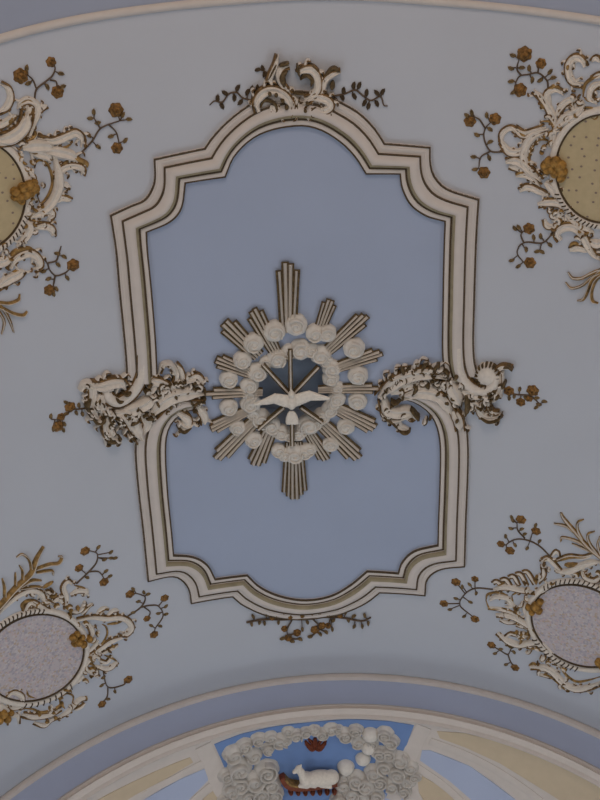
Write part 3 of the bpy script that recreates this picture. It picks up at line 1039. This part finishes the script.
# ------------------------------------------------------------------ crest over the frame
crest = thing('scroll_crest', 'ivory and gilt scroll crest on top of the ceiling frame', 'ornament', VAULT.pt(VAULT.pix((293, 90))))
B_ = .05
for pts, w, g in [
    ([(258, 110), (256.5, 100), (263, 91.5), (273, 89), (284, 94), (290.5, 104), (287, 114)], 8.5, -1),
    ([(290, 93), (283, 85), (278.5, 75), (281, 67), (289, 64.5)], 5.5, 1), ([(268, 80), (271, 73), (275, 64), (278, 54)], 5, -1),
    ([(272, 84), (270, 78), (273, 71)], 4, 0), ([(298, 73), (303, 69), (312, 69), (317, 77), (317, 88), (309, 97), (301, 104)], 7.5, -1),
    ([(323, 93), (324.5, 81), (331, 74), (341, 71)], 5.5, -1), ([(304, 98), (316, 96), (327, 99), (330, 105), (323, 109), (315, 105)], 7.5, -1),
    ([(318, 90), (323, 97), (330, 99)], 6, 0), ([(270, 104), (279, 109), (285, 113)], 6, 0), ([(300, 106), (303, 112), (310, 113)], 6, 0), ([(293, 94), (296, 104), (293, 114)], 6, 0)]:
    scroll(crest, pts, w, g, base=B_)
for pts, w in [([(260, 106), (263.6, 99), (273, 101), (276.5, 108), (272, 113)], 3), ([(284, 85), (282, 75), (287, 69)], 5.5), ([(279, 65), (289, 61.5)], 3), ([(300, 78), (306, 73.5), (312, 78), (311, 85)], 4),
               ([(297, 63), (299, 75)], 3), ([(311, 63), (315, 67), (319, 72)], 2.4), ([(325, 74), (333, 67), (340, 70)], 2.8), ([(316, 105), (311, 109), (312, 115), (317, 113)], 2.2),
               ([(289, 114), (292, 104), (296, 97)], 1.8), ([(300, 115), (297, 104), (300, 95)], 1.8), ([(293, 91.5), (305, 92.5)], 2.6), ([(276, 63), (272, 70), (268, 78)], 2), ([(332, 88), (333, 80)], 4.5)]:
    gilt(crest, pts, w, base=B_ + .01, matl=DARKG)
for bd in [(269, 91.5, 1.7), (275.5, 92.5, 1.7), (282, 98, 1.7), (286, 105, 1.7), (307, 101, 1.5), (305, 108, 1.5)]:
    blobs(crest, [bd], 'gilded_bead', DARKG, hk=1, base=.105)
sprig(crest, [[(256, 101), (243, 98), (236.7, 92.5), (228.7, 94), (222.4, 102), (214.5, 101), (209.7, 105)]], [],
      [(238, 88), (234, 98), (240, 102), (225, 92.5), (221.6, 106), (218, 98), (252.5, 89), (255, 92), (253, 104), (258, 88), (256, 107), (248, 92)], name='leaf_spray', L=6.5, lw=3.6, w=1.5, lmat=LINE)
sprig(crest, [[(327, 97), (344, 94), (355, 90), (363, 95.7), (371, 100.4), (380.5, 96.5), (383.7, 105), (387.6, 106)]], [],
      [(344, 90.5), (342, 97.5), (354, 85.4), (359.6, 85.4), (354, 96.5), (367, 92.5), (364, 102.8), (368, 106), (376.5, 103.6), (377, 92.5), (383, 92), (335, 100), (336, 106)], name='leaf_spray', L=6.5, lw=3.6, w=1.5, lmat=LINE)
sprig(crest, [[(270, 76), (264, 71), (256, 69)]], [], [(263, 68), (264, 74), (258, 70)], name='leaf_spray', lmat=LINE)

# ------------------------------------------------------------------ garland under the frame
gar = thing('flower_garland', 'gilt flower garland along the bottom edge of the ceiling frame', 'garland', VAULT.pt(VAULT.pix((307, 618))))
sprig(gar, [[(246, 621), (263, 618), (286, 618), (310, 616), (340, 616), (361, 619.5), (371, 616)], [(292, 618), (287, 628), (288, 637)], [(312, 617), (318, 624), (314, 633)]],
      [(290, 615, 4.4), (302, 614, 4), (315, 629, 5), (322, 625, 4.2), (288, 637, 4.2), (297, 632, 4.4), (284.5, 628, 3.6), (328, 625, 3.4), (272, 617, 3.2), (340, 615, 3), (312, 612, 3)],
      [(253, 615), (251, 623), (259, 621), (266, 613), (264, 622), (277, 613), (278, 621), (284, 611), (296, 610), (307, 621), (320, 612), (328, 613), (333, 619), (346, 611), (348, 619), (354, 615),
       (354, 625), (362, 625), (365, 614), (368, 622), (292, 640), (282, 637), (302, 628), (310, 635), (320, 633), (326, 631), (332, 628), (300, 638)], name='flower_swag', flower='flower', L=6.2, w=1.3, base=.022)

# ------------------------------------------------------------------ acanthus clusters at the waist of the frame
al = thing('acanthus_cluster', 'ivory acanthus cluster with gilt tips left of the sunburst', 'ornament', VAULT.pt(VAULT.pix((140, 400))), 'acanthus clusters at the waist of the frame')
BA = .05
for pts, w, g in [
    ([(79, 389), (83, 383), (90, 384), (91, 393), (90, 403), (94, 414), (101, 417)], 9, 1), ([(89, 384), (100, 384), (110, 381), (119, 381), (124, 387)], 12, -1),
    ([(100, 392), (98, 402), (104, 412)], 11, 0), ([(108, 408), (106, 422), (108, 433), (116, 435)], 12, 1), ([(113, 410), (126, 413), (134, 426), (141, 438)], 14, 1),
    ([(118, 410), (132, 407), (145, 401), (155, 392)], 14, 0), ([(150, 412), (165, 397), (184, 391), (203, 391)], 16, 1), ([(172, 387), (176, 373), (170, 363), (162, 363), (158, 371)], 5.5, -1),
    ([(177, 388), (182, 378), (180, 368), (175, 362)], 5, 1), ([(184, 383), (189, 377), (196, 374), (201, 379), (198, 384)], 6.5, -1), ([(196, 403), (203, 413), (204, 422)], 9, 1),
    ([(176, 410), (186, 417), (184, 424), (177, 426)], 10, -1), ([(150, 378), (160, 381), (170, 386)], 10, -1), ([(146, 392), (152, 386), (157, 378)], 8, 0), ([(158, 390), (168, 384), (176, 388)], 9, 1),
    ([(150, 400), (158, 396), (166, 396)], 10, 0), ([(140, 410), (146, 420), (142, 432)], 10, 1)]:
    scroll(al, pts, w, g, base=BA * .7)
scroll(al, [(142, 352), (140.5, 374), (131, 391), (118, 400), (108, 396), (106, 389), (112, 387)], 13, 2, ends=(.78, .4), prof='round', H=.092, name='volute', lobes=False)
for pts, s, n, L, w in [([(88, 383), (100, 382), (112, 379), (123, 381)], -1, 9, 4, 2.2), ([(106, 424), (108, 434), (117, 436)], 1, 4, 5, 3.2), ([(152, 404), (170, 398), (192, 399)], 1, 5, 5, 3),
                        ([(174, 372), (170, 362), (162, 362)], -1, 4, 4, 2.6), ([(176, 384), (190, 378), (202, 382)], -1, 4, 6, 3), ([(178, 420), (186, 424), (194, 420)], 1, 4, 5, 3)]:
    q = MB()
    stroke(q, VAULT, pts, 5, (.7, .5), .09)
    fingers(q, pts, side=s, n=n, length=L, w=w, base=.05)
    q.build('acanthus_leaf', (WHITE, DARKG), al)
for pts, w in [([(88, 395), (85, 404), (89, 410)], 3), ([(89, 413), (94, 419), (101, 418), (102, 412)], 3), ([(104, 437), (109, 438), (114, 438)], 4), ([(114, 395), (117, 398), (121, 397)], 3),
               ([(121, 390), (125, 391), (129, 388)], 3), ([(122, 412), (124, 410)], 3.4), ([(128, 421), (132, 419), (137, 417)], 3.6), ([(120, 420), (120, 417)], 2.8), ([(107, 420), (112, 423)], 2), ([(128, 433), (132, 437)], 2.6),
               ([(155, 398), (157, 403)], 3.2), ([(168, 405), (170, 401)], 3.2), ([(173, 391), (175, 395)], 3), ([(189, 396), (192, 401), (200, 397)], 2.6), ([(176, 424), (182, 428), (189, 424)], 3), ([(144, 415), (152, 414)], 3.6), ([(146, 384), (150, 380)], 3)]:
    gilt(al, pts, w, base=.085, matl=DARKG)
sprig(al, [[(86, 408), (78, 409), (71.7, 409.7), (59, 419), (51, 419)]], [(70, 407, 5.2), (58, 426, 5.6), (61, 417, 4)], [(82, 414), (79, 405), (51, 416), (53, 429), (64, 424), (66, 414), (76, 413), (63, 430), (66, 402)])

ar = thing('acanthus_cluster', 'ivory acanthus cluster with gilt tips right of the sunburst', 'ornament', VAULT.pt(VAULT.pix((450, 395))), 'acanthus clusters at the waist of the frame')
for pts, w, g in [
    ([(380, 395), (390, 384), (402, 376), (419, 371), (434, 371), (448, 376)], 15, -1), ([(402, 396), (421, 390), (438, 393), (447, 402), (453, 415)], 14, -1), ([(384, 396), (388, 407), (399, 410), (408, 409), (417, 412)], 14, 1),
    ([(398, 414), (400, 424), (409, 427)], 6.5, 1), ([(385, 405), (385, 412), (392, 417)], 8, 1), ([(391, 391), (405, 385), (420, 380)], 10, 0), ([(450, 378), (456, 392), (461, 402)], 15, 0), ([(454, 408), (459, 417), (461, 428)], 11, 2),
    ([(497, 369), (504, 365), (513, 367)], 5, -1), ([(503, 370), (502, 383), (497, 394), (486, 400), (480, 406), (484, 414), (494, 416), (501, 412)], 7.5, 1), ([(488, 402), (493, 410), (500, 411)], 4.5, 2),
    ([(463, 388), (474, 392), (488, 393)], 11, 0), ([(470, 396), (476, 402), (482, 402)], 10, 0), ([(440, 380), (449, 386), (456, 386)], 10, 0)]:
    scroll(ar, pts, w, g, base=BA * .7)
scroll(ar, [(458.5, 345), (460, 368), (469, 383), (484, 389), (495, 383), (497, 373), (490, 367)], 12.5, 2, ends=(.78, .4), prof='round', H=.092, name='volute', lobes=False)
m = MB()
dome(m, VAULT, (488, 373.5), 12.5, .09, 9, .07, 0, seg=36, base=.0)
sh = m.build('shell', WHITE, ar)
m = MB()
for k in range(14):
    an = PI * .55 + k * PI * 1.5 / 13
    x, y = 488 + 12.4 * math.cos(an), 373.5 + 12.4 * math.sin(an)
    stroke(m, VAULT, [(488 + 9 * math.cos(an), 373.5 + 9 * math.sin(an)), (x, y)], 2.6, (.5, .8), .085, 0)
m.build('gilded_fringe', DARKG, sh)
for pts, s, n, L, w in [([(388, 381), (402, 371), (420, 366), (440, 366)], -1, 6, 7, 3.4), ([(404, 391), (421, 384), (439, 388), (449, 400)], -1, 7, 5, 3), ([(384, 412), (393, 418), (408, 414), (416, 412)], 1, 4, 5, 3.2)]:
    q = MB()
    stroke(q, VAULT, pts, 5, (.7, .5), .09)
    fingers(q, pts, side=s, n=n, length=L, w=w, base=.05)
    q.build('acanthus_leaf', (WHITE, DARKG), ar)
for pts, w in [([(389, 374), (394, 376)], 3.4), ([(402, 364), (405, 370)], 4.4), ([(422, 369), (425, 362), (429, 359)], 2.8), ([(434, 368), (437, 363), (441, 362)], 3), ([(414, 382), (417, 385), (413, 391)], 4), ([(427, 380), (430, 384)], 4),
               ([(437, 391), (441, 388)], 3.4), ([(446, 398), (450, 399)], 4), ([(403, 396), (404, 391)], 3), ([(384, 413), (392, 418), (398, 424)], 2.4), ([(400, 427), (406, 429), (411, 427)], 3), ([(411, 405), (416, 411), (420, 416)], 3.2),
               ([(467.5, 391), (469, 402), (467, 411)], 6), ([(456, 371), (459, 374)], 5), ([(447, 398), (450, 400)], 3.4), ([(457, 418), (460, 415)], 3.4), ([(482, 414), (490, 418), (500, 416), (503, 411)], 2.0), ([(497, 395), (501, 392)], 3.4), ([(504, 384), (506, 379)], 4),
               ([(478, 402), (482, 405)], 3), ([(505, 364), (510, 363.5), (514, 367)], 1.6), ([(446, 366), (450, 372)], 3), ([(391, 397), (396, 400), (403, 395)], 2.2)]:
    gilt(ar, pts, w, base=.085, matl=DARKG)
sprig(ar, [[(506, 393), (519, 394.5), (530, 395.5), (540, 403.7)]], [(509, 391, 5), (520.7, 402, 4.5), (532.7, 390.5, 5.8), (529, 398, 4)], [(520, 389), (539, 404), (544.6, 401.5), (509, 398), (514, 396), (537, 398), (525, 397), (536, 407)])

accents(al, [(92, 390), (96, 408), (112, 418), (134, 412), (152, 404)], 34, 9, 3)
accents(al, [(108, 425), (112, 436), (136, 430)], 10, 5, 4)
accents(al, [(150, 392), (164, 388), (180, 384), (194, 384), (198, 400), (160, 405)], 30, 6, 5)
accents(ar, [(385, 400), (396, 380), (420, 372), (446, 376), (452, 396)], 40, 8, 6)
accents(ar, [(456, 385), (470, 398), (492, 398), (500, 380), (484, 408)], 24, 7, 8)
accents(ar, [(388, 408), (404, 416), (455, 412)], 8, 4, 9)

# ------------------------------------------------------------------ the sunburst
sun = thing('sunburst', 'sunburst of fluted rays and cloud puffs in the blue ceiling field', 'sunburst', VAULT.pt(VAULT.pix((291, 392))))
RAYS = [((288, 330), (287.5, 257), 21, 4), ((318, 332), (331, 297), 14, 4), ((325, 351), (368, 312), 16, 4), ((330, 368), (384, 350), 14, 4), ((318, 387.5), (383, 386.5), 11, 3), ((334, 405), (377, 427), 18, 4),
        ((318, 418), (360, 458), 19, 4), ((307, 428), (327, 459), 15, 4), ((293.5, 440), (294.5, 499), 26, 6), ((272, 422), (254, 465), 19, 4), ((258, 415), (214, 459), 18, 4), ((246, 409), (208, 428), 15, 4),
        ((262, 390), (203, 392), 12, 3), ((252, 372), (213, 357), 15, 4), ((258, 354), (222, 319), 19, 4), ((275, 350), (251, 306), 17, 4)]


def ray_bundle(p0, p1, w, n, base):
    q0, q1 = VAULT.pix(p0), VAULT.pix(p1)
    d = (q1 - q0)
    L = d.length
    d = d / L
    e = Vector((-d.y, d.x))
    g, m_ = MB(), MB()
    for k in range(n):
        x = (k - (n - 1) / 2) / (n / 2)
        x += random.uniform(-.02, .02)
        l = L * (1 - .20 * abs(x) ** 1.1 - random.uniform(0, .04))
        o0, o1 = e * x * w * M * .5 * .62, e * x * w * M * .5
        fw = w / n
        a_, b_ = q0 + o0, q0 + o1 + d * l
        stroke(m_, VAULT, [a_, b_], fw * (.62 if abs(x) < .3 else .44), (.7, 1.0), fw * M * .5 + .010, base, 'ridge', n=4, param=True, bury=-base + .005)
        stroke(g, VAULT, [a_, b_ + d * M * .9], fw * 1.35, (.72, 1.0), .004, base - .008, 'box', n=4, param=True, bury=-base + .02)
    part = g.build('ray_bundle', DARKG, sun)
    m_.build('ivory_flutes', WHITE, part)


for p0, p1, w, n in RAYS:
    ray_bundle(p0, p1, w, n, .045)


def puff(parent, x, y, r, base=.0, H=None, S=VAULT, matl=CLOUD, name='cloud_puff', k=.6, turns=1.5):
    """a puff of cloud: low cushion with a coiled ridge"""
    m = MB()
    rot = random.random() * 6
    hh = H or r * S.m * k
    dome(m, S, (x, y), r, hh, 7, .03, rot, rings=(0, .3, .55, .75, .88, .96, 1), prof=lambda t, a: (1 - t ** 3.2) * .62 + .20 * math.sqrt(max(0, 1 - t * t)), seg=24, base=base)
    q = S.pix((x, y))
    rr = r * S.m
    dr = random.choice((-1, 1))
    sp = []
    for i in range(int(turns * 9) + 1):
        u = i / int(turns * 9)
        a_ = rot + dr * u * turns * 2 * PI
        d = rr * (.12 + .66 * u)
        sp.append(q + Vector((math.cos(a_), math.sin(a_))) * d)
    stroke(m, S, sp, r * .23, (.7, .8), hh * .42, base + hh * .74, 'round', n=3, param=True, bury=-(base + hh * .2))
    return m.build(name, matl, parent)


for x, y, r in [(295.7, 322.7, 10.8), (274, 329, 10.6), (315, 331, 9.2), (327, 331, 9), (252.7, 340.7, 10), (241.7, 358, 9), (228, 377, 9), (228, 405, 9), (236.7, 425, 8), (253, 437, 9), (278, 448, 7.5), (285, 452, 8), (294, 451, 11),
                (304, 449, 8.5), (309, 447, 7.5), (330.7, 441.7, 8.5), (346, 424, 9), (357.7, 399, 9.4), (358, 373, 10), (354, 346, 10.6)]:
    puff(sun, x, y, r, base=.055)
for x, y, r in [(277, 357, 10.5), (300, 348, 11), (320.7, 353, 10.5), (331.7, 366.7, 9.4), (330.7, 377, 8.5), (257, 370.7, 10.5), (249, 384, 9.4), (250, 402, 10.4), (260, 417, 10.4), (271, 424, 9.5), (281, 431, 8.5), (309, 423, 11.5), (298, 432, 8.5),
                (321.7, 415, 9), (330, 408, 8.6), (337, 397, 8.6), (337, 386, 7), (266, 361, 7), (289, 350, 8), (311, 349, 8), (253, 411, 8), (265, 423, 7), (289, 433, 8), (316, 421, 8), (326, 412, 7), (334, 402, 8), (250, 393, 8), (326, 360, 7), (302, 427, 8), (275, 429, 7)]:
    puff(sun, x, y, r, base=.035)
# single narrow rays that cross the oculus behind the dove
for p0, p1 in [((290, 386), (289.5, 345)), ((287, 387), (262, 360)), ((294, 387), (318, 362)), ((283, 402), (257, 424)), ((300, 402), (322, 417)), ((291, 410), (291.5, 440))]:
    m = MB()
    stroke(m, VAULT, [p0, p1], 4.4, (1, 1), .035, .075, 'box', n=4, bury=-.07)
    nr = m.build('narrow_ray', DARKG, sun)
    m = MB()
    stroke(m, VAULT, [p0, p1], 2.7, (1, 1), .05, .075, 'round', n=4, bury=-.08)
    m.build('ivory_flute', WHITE, nr)


# ------------------------------------------------------------------ solids in surface coordinates
def ellipsoid(mb, S, c, h, r, rh, ang=0.0, seg=16, rings=10, zt=0.0):
    """c: traced point, h height over the surface, r=(along, across) traced units, rh height radius in metres"""
    q = S.pix(c)
    ca, sa = math.cos(ang), math.sin(ang)
    rows = []
    for i in range(rings + 1):
        t = -PI / 2 + PI * i / rings
        row = []
        for j in range(seg):
            a_ = 2 * PI * j / seg
            x, y = r[0] * S.m * math.cos(t) * math.cos(a_), r[1] * S.m * math.cos(t) * math.sin(a_)
            row.append(S.pt(q + Vector((x * ca - y * sa, x * sa + y * ca)), h + rh * math.sin(t) + zt * x))
        rows.append(row)
    mb.grid(rows, close_v=True)
    b = len(mb.v)
    mb.f.append(tuple(range(b - seg, b)))
    mb.f.append(tuple(range(b - (rings + 1) * seg, b - rings * seg)))


def solid(mb, name, material, top, voxel, parent=None, iters=3):
    o = mb.build(name, material, parent, top=None if parent else top)
    r = o.modifiers.new('remesh', 'REMESH')
    r.mode = 'VOXEL'
    r.voxel_size = voxel
    r.use_smooth_shade = True
    s = o.modifiers.new('smooth', 'SMOOTH')
    s.iterations = iters
    dg = bpy.context.evaluated_depsgraph_get()
    dg.update()
    me = bpy.data.meshes.new_from_object(o.evaluated_get(dg))
    o.modifiers.clear()
    o.data = me
    if not me.materials:
        me.materials.append(material)
    return o


# the dove: seen from below, wings spread, tail fanned towards the apse
m = MB()
HB = .155
ellipsoid(m, VAULT, (290.3, 393), HB, (5.4, 9), .055)
ellipsoid(m, VAULT, (290, 384.5), HB + .025, (3.4, 3.8), .038)
ellipsoid(m, VAULT, (289.8, 380.6), HB + .025, (1.2, 2.2), .014)
for s in (-1, 1):
    tip = (254.5, 394) if s < 0 else (327, 388.5)
    mid = (273, 387.5) if s < 0 else (309, 384.5)
    root_ = (289.5, 391)
    for k in range(15):
        u = k / 14
        x = root_[0] + (mid[0] - root_[0]) * min(1, u * 2) + (tip[0] - mid[0]) * max(0, u * 2 - 1)
        y = root_[1] + (mid[1] - root_[1]) * min(1, u * 2) + (tip[1] - mid[1]) * max(0, u * 2 - 1)
        ch = 7.4 * (1 - u ** 2 * .78)
        ellipsoid(m, VAULT, (x, y + ch * .35), HB + .02 * u, (3.4, ch), .026 - .012 * u, ang=-s * .35 * u)
for k in range(5):
    an = (k - 2) * .13
    ellipsoid(m, VAULT, (290.8 + math.sin(an) * 14, 401 + math.cos(an) * 9), HB - .01, (2.6, 8.5), .02, ang=-an)
dove = solid(m, 'dove', LAMBM, VAULT.pt(VAULT.pix((290, 392)), .15), .007)
tag(dove, 'ivory stucco dove with spread wings at the centre of the sunburst', 'dove')

# ------------------------------------------------------------------ the lamb relief in the apse vault
def cpt(p, h=0):
    return CONCH.pt(CONCH.pix(p), h)


banks = [('bank of swirling grey clouds left of the lamb', (250, 770),
          [(233, 752, 11), (253.5, 754, 9), (239, 767, 13), (266, 769, 13), (270, 782, 12), (253.5, 779, 12), (226, 774, 9), (261, 792, 12), (274, 793, 10), (239, 783, 11), (231, 790, 10), (247, 795, 10), (244, 744, 9), (226, 800, 10), (256, 803, 12), (272, 806, 11), (240, 806, 11)]),
         ('row of grey clouds above the lamb under the arch moulding', (300, 735),
          [(258, 737.5, 8), (268, 747, 7.5), (279, 739, 9), (296, 734, 8), (314, 729, 7), (288, 730, 6.5), (270, 735.7, 7.5), (322, 732, 7.5), (331, 727, 7.5), (345, 733, 9), (356, 729, 8), (306, 731, 7), (338, 728, 6), (286, 741, 6)]),
         ('bank of swirling grey clouds right of the lamb', (380, 765),
          [(358, 741, 7.5), (385, 732, 9), (391, 740, 9), (380, 752, 9), (389, 752, 9), (400, 758, 10), (385, 765, 10), (398, 772, 11), (407, 780, 9), (374, 771, 10), (356, 778, 11), (366, 784, 11), (343, 784, 9), (351, 792, 11), (364, 796, 10),
           (345, 775, 7), (380, 780, 9), (392, 784, 9), (372, 742, 7), (340, 800, 11), (360, 808, 11), (376, 795, 9), (404, 790, 8), (411, 766, 8), (415, 776, 7)])]
for lab, c, pl in banks:
    t = thing('cloud_bank', lab, 'clouds', cpt(c), 'stucco clouds around the lamb')
    for x, y, r in pl:
        puff(t, x, y, r, S=CONCH, matl=GREYCLOUD, k=.75, turns=random.choice((1.2, 1.6, 2.0)))
for lab, x, y, r in [('smooth round cloud ball high at the right end of the row above the lamb', 370.5, 733, 8.2), ('smooth round cloud ball in the middle right of the blue ground', 368.7, 746.7, 7.4),
                     ('smooth round cloud ball lowest of the chain right of the red ornament', 363, 757.7, 7.4), ('smooth round cloud ball just behind the rump of the lamb', 345.8, 766, 8.4)]:
    m = MB()
    dome(m, CONCH, (x, y), r, r * CONCH.m * 1.1, seg=24, rings=(0, .2, .4, .6, .8, .92, 1))
    tag(m.build('cloud_ball', CLOUD, top=cpt((x, y))), lab, 'cloud', 'round cloud balls beside the lamb')

# the sealed book under the lamb
bk = thing('sealed_book', 'red gilt book with hanging seals under the lamb', 'book', cpt((310, 783)))
m = MB()
stroke(m, CONCH, [(281, 773), (287, 781), (300, 783.5), (318, 782), (337, 779)], 6, (.9, .9), .10, 0, 'box')
m.build('cover', RED, bk)
m = MB()
stroke(m, CONCH, [(284, 773.5), (290, 779), (303, 780.5), (318, 779), (336, 776.5)], 2.0, (.9, .9), .115, 0, 'box')
m.build('page_edge', GOLD, bk)
for k in range(7):
    x, y = 290.5 + k * 7.3, 790 - abs(k - 2) * .25
    m = MB()
    stroke(m, CONCH, [(x, y - 7), (x, y)], 1.4, (1, 1), .07, 0, 'round')
    dome(m, CONCH, (x, y + 1), 2.7, .085, seg=12)
    m.build('seal', RED, bk)

# the lamb
m = MB()
ellipsoid(m, CONCH, (319, 770.5), .12, (16, 8.2), .085)
ellipsoid(m, CONCH, (331, 769.5), .12, (7.5, 7.5), .08)
ellipsoid(m, CONCH, (305, 771), .13, (7, 7.5), .085)
for k in range(6):
    u = k / 5
    ellipsoid(m, CONCH, (303 - 5 * u, 769 - 9 * u), .14 + .02 * u, (4.6 - 1.4 * u, 4.6 - 1.0 * u), .06 - .015 * u)
ellipsoid(m, CONCH, (297, 758), .165, (3.6, 3.6), .045)
ellipsoid(m, CONCH, (293.4, 760.5), .165, (3.6, 2.2), .032, ang=-.5)
ellipsoid(m, CONCH, (300.5, 759), .17, (3.2, 1.5), .02, ang=.5)
ellipsoid(m, CONCH, (298.5, 755), .17, (1.4, 2.6), .02, ang=.5)
for p0, p1, p2 in (((304, 774), (298, 777), (306, 778)), ((327, 775), (320, 777), (330, 778)), ((308, 775), (304, 776), (314, 777.5))):
    for a_, b_ in ((p0, p1), (p1, p2)):
        for k in range(5):
            u = k / 4
            ellipsoid(m, CONCH, (a_[0] + (b_[0] - a_[0]) * u, a_[1] + (b_[1] - a_[1]) * u), .15, (1.8, 1.6), .026, seg=10, rings=6)
lamb = solid(m, 'lamb', LAMBM, cpt((316, 770), .1), .011)
tag(lamb, 'white stucco lamb lying on the red book among the clouds', 'lamb')

# red ornament over the lamb
m = MB()
for pts, w in [([(305, 740), (309, 745), (315, 745)], 4), ([(326, 740), (322, 745), (315, 745)], 4), ([(308, 738), (312, 742), (316, 746)], 3.4), ([(322, 738), (319, 742), (314, 746)], 3.4), ([(315, 737), (315, 748)], 5),
               ([(307, 746), (312, 749), (316, 747)], 3.4), ([(324, 746), (319, 749), (314, 747)], 3.4), ([(305, 743), (310, 747)], 3), ([(326, 743), (320, 747)], 3)]:
    stroke(m, CONCH, pts, w, (.5, .5), w * CONCH.m * .8, 0, 'vein')
tag(m.build('red_ornament', RED, top=cpt((314, 743))), 'small dark red bow shaped ornament hanging from the clouds above the lamb', 'ornament')

# ------------------------------------------------------------------ light and view
w = bpy.data.worlds.new('world')
sc.world = w
w.use_nodes = True
w.node_tree.nodes['Background'].inputs[0].default_value = (.8, .9, 1, 1)
w.node_tree.nodes['Background'].inputs[1].default_value = .3
vs = sc.view_settings
vs.view_transform = 'Standard'
vs.look = 'None'
vs.gamma = 1
vs.use_curve_mapping = False
vs.exposure = -0.27
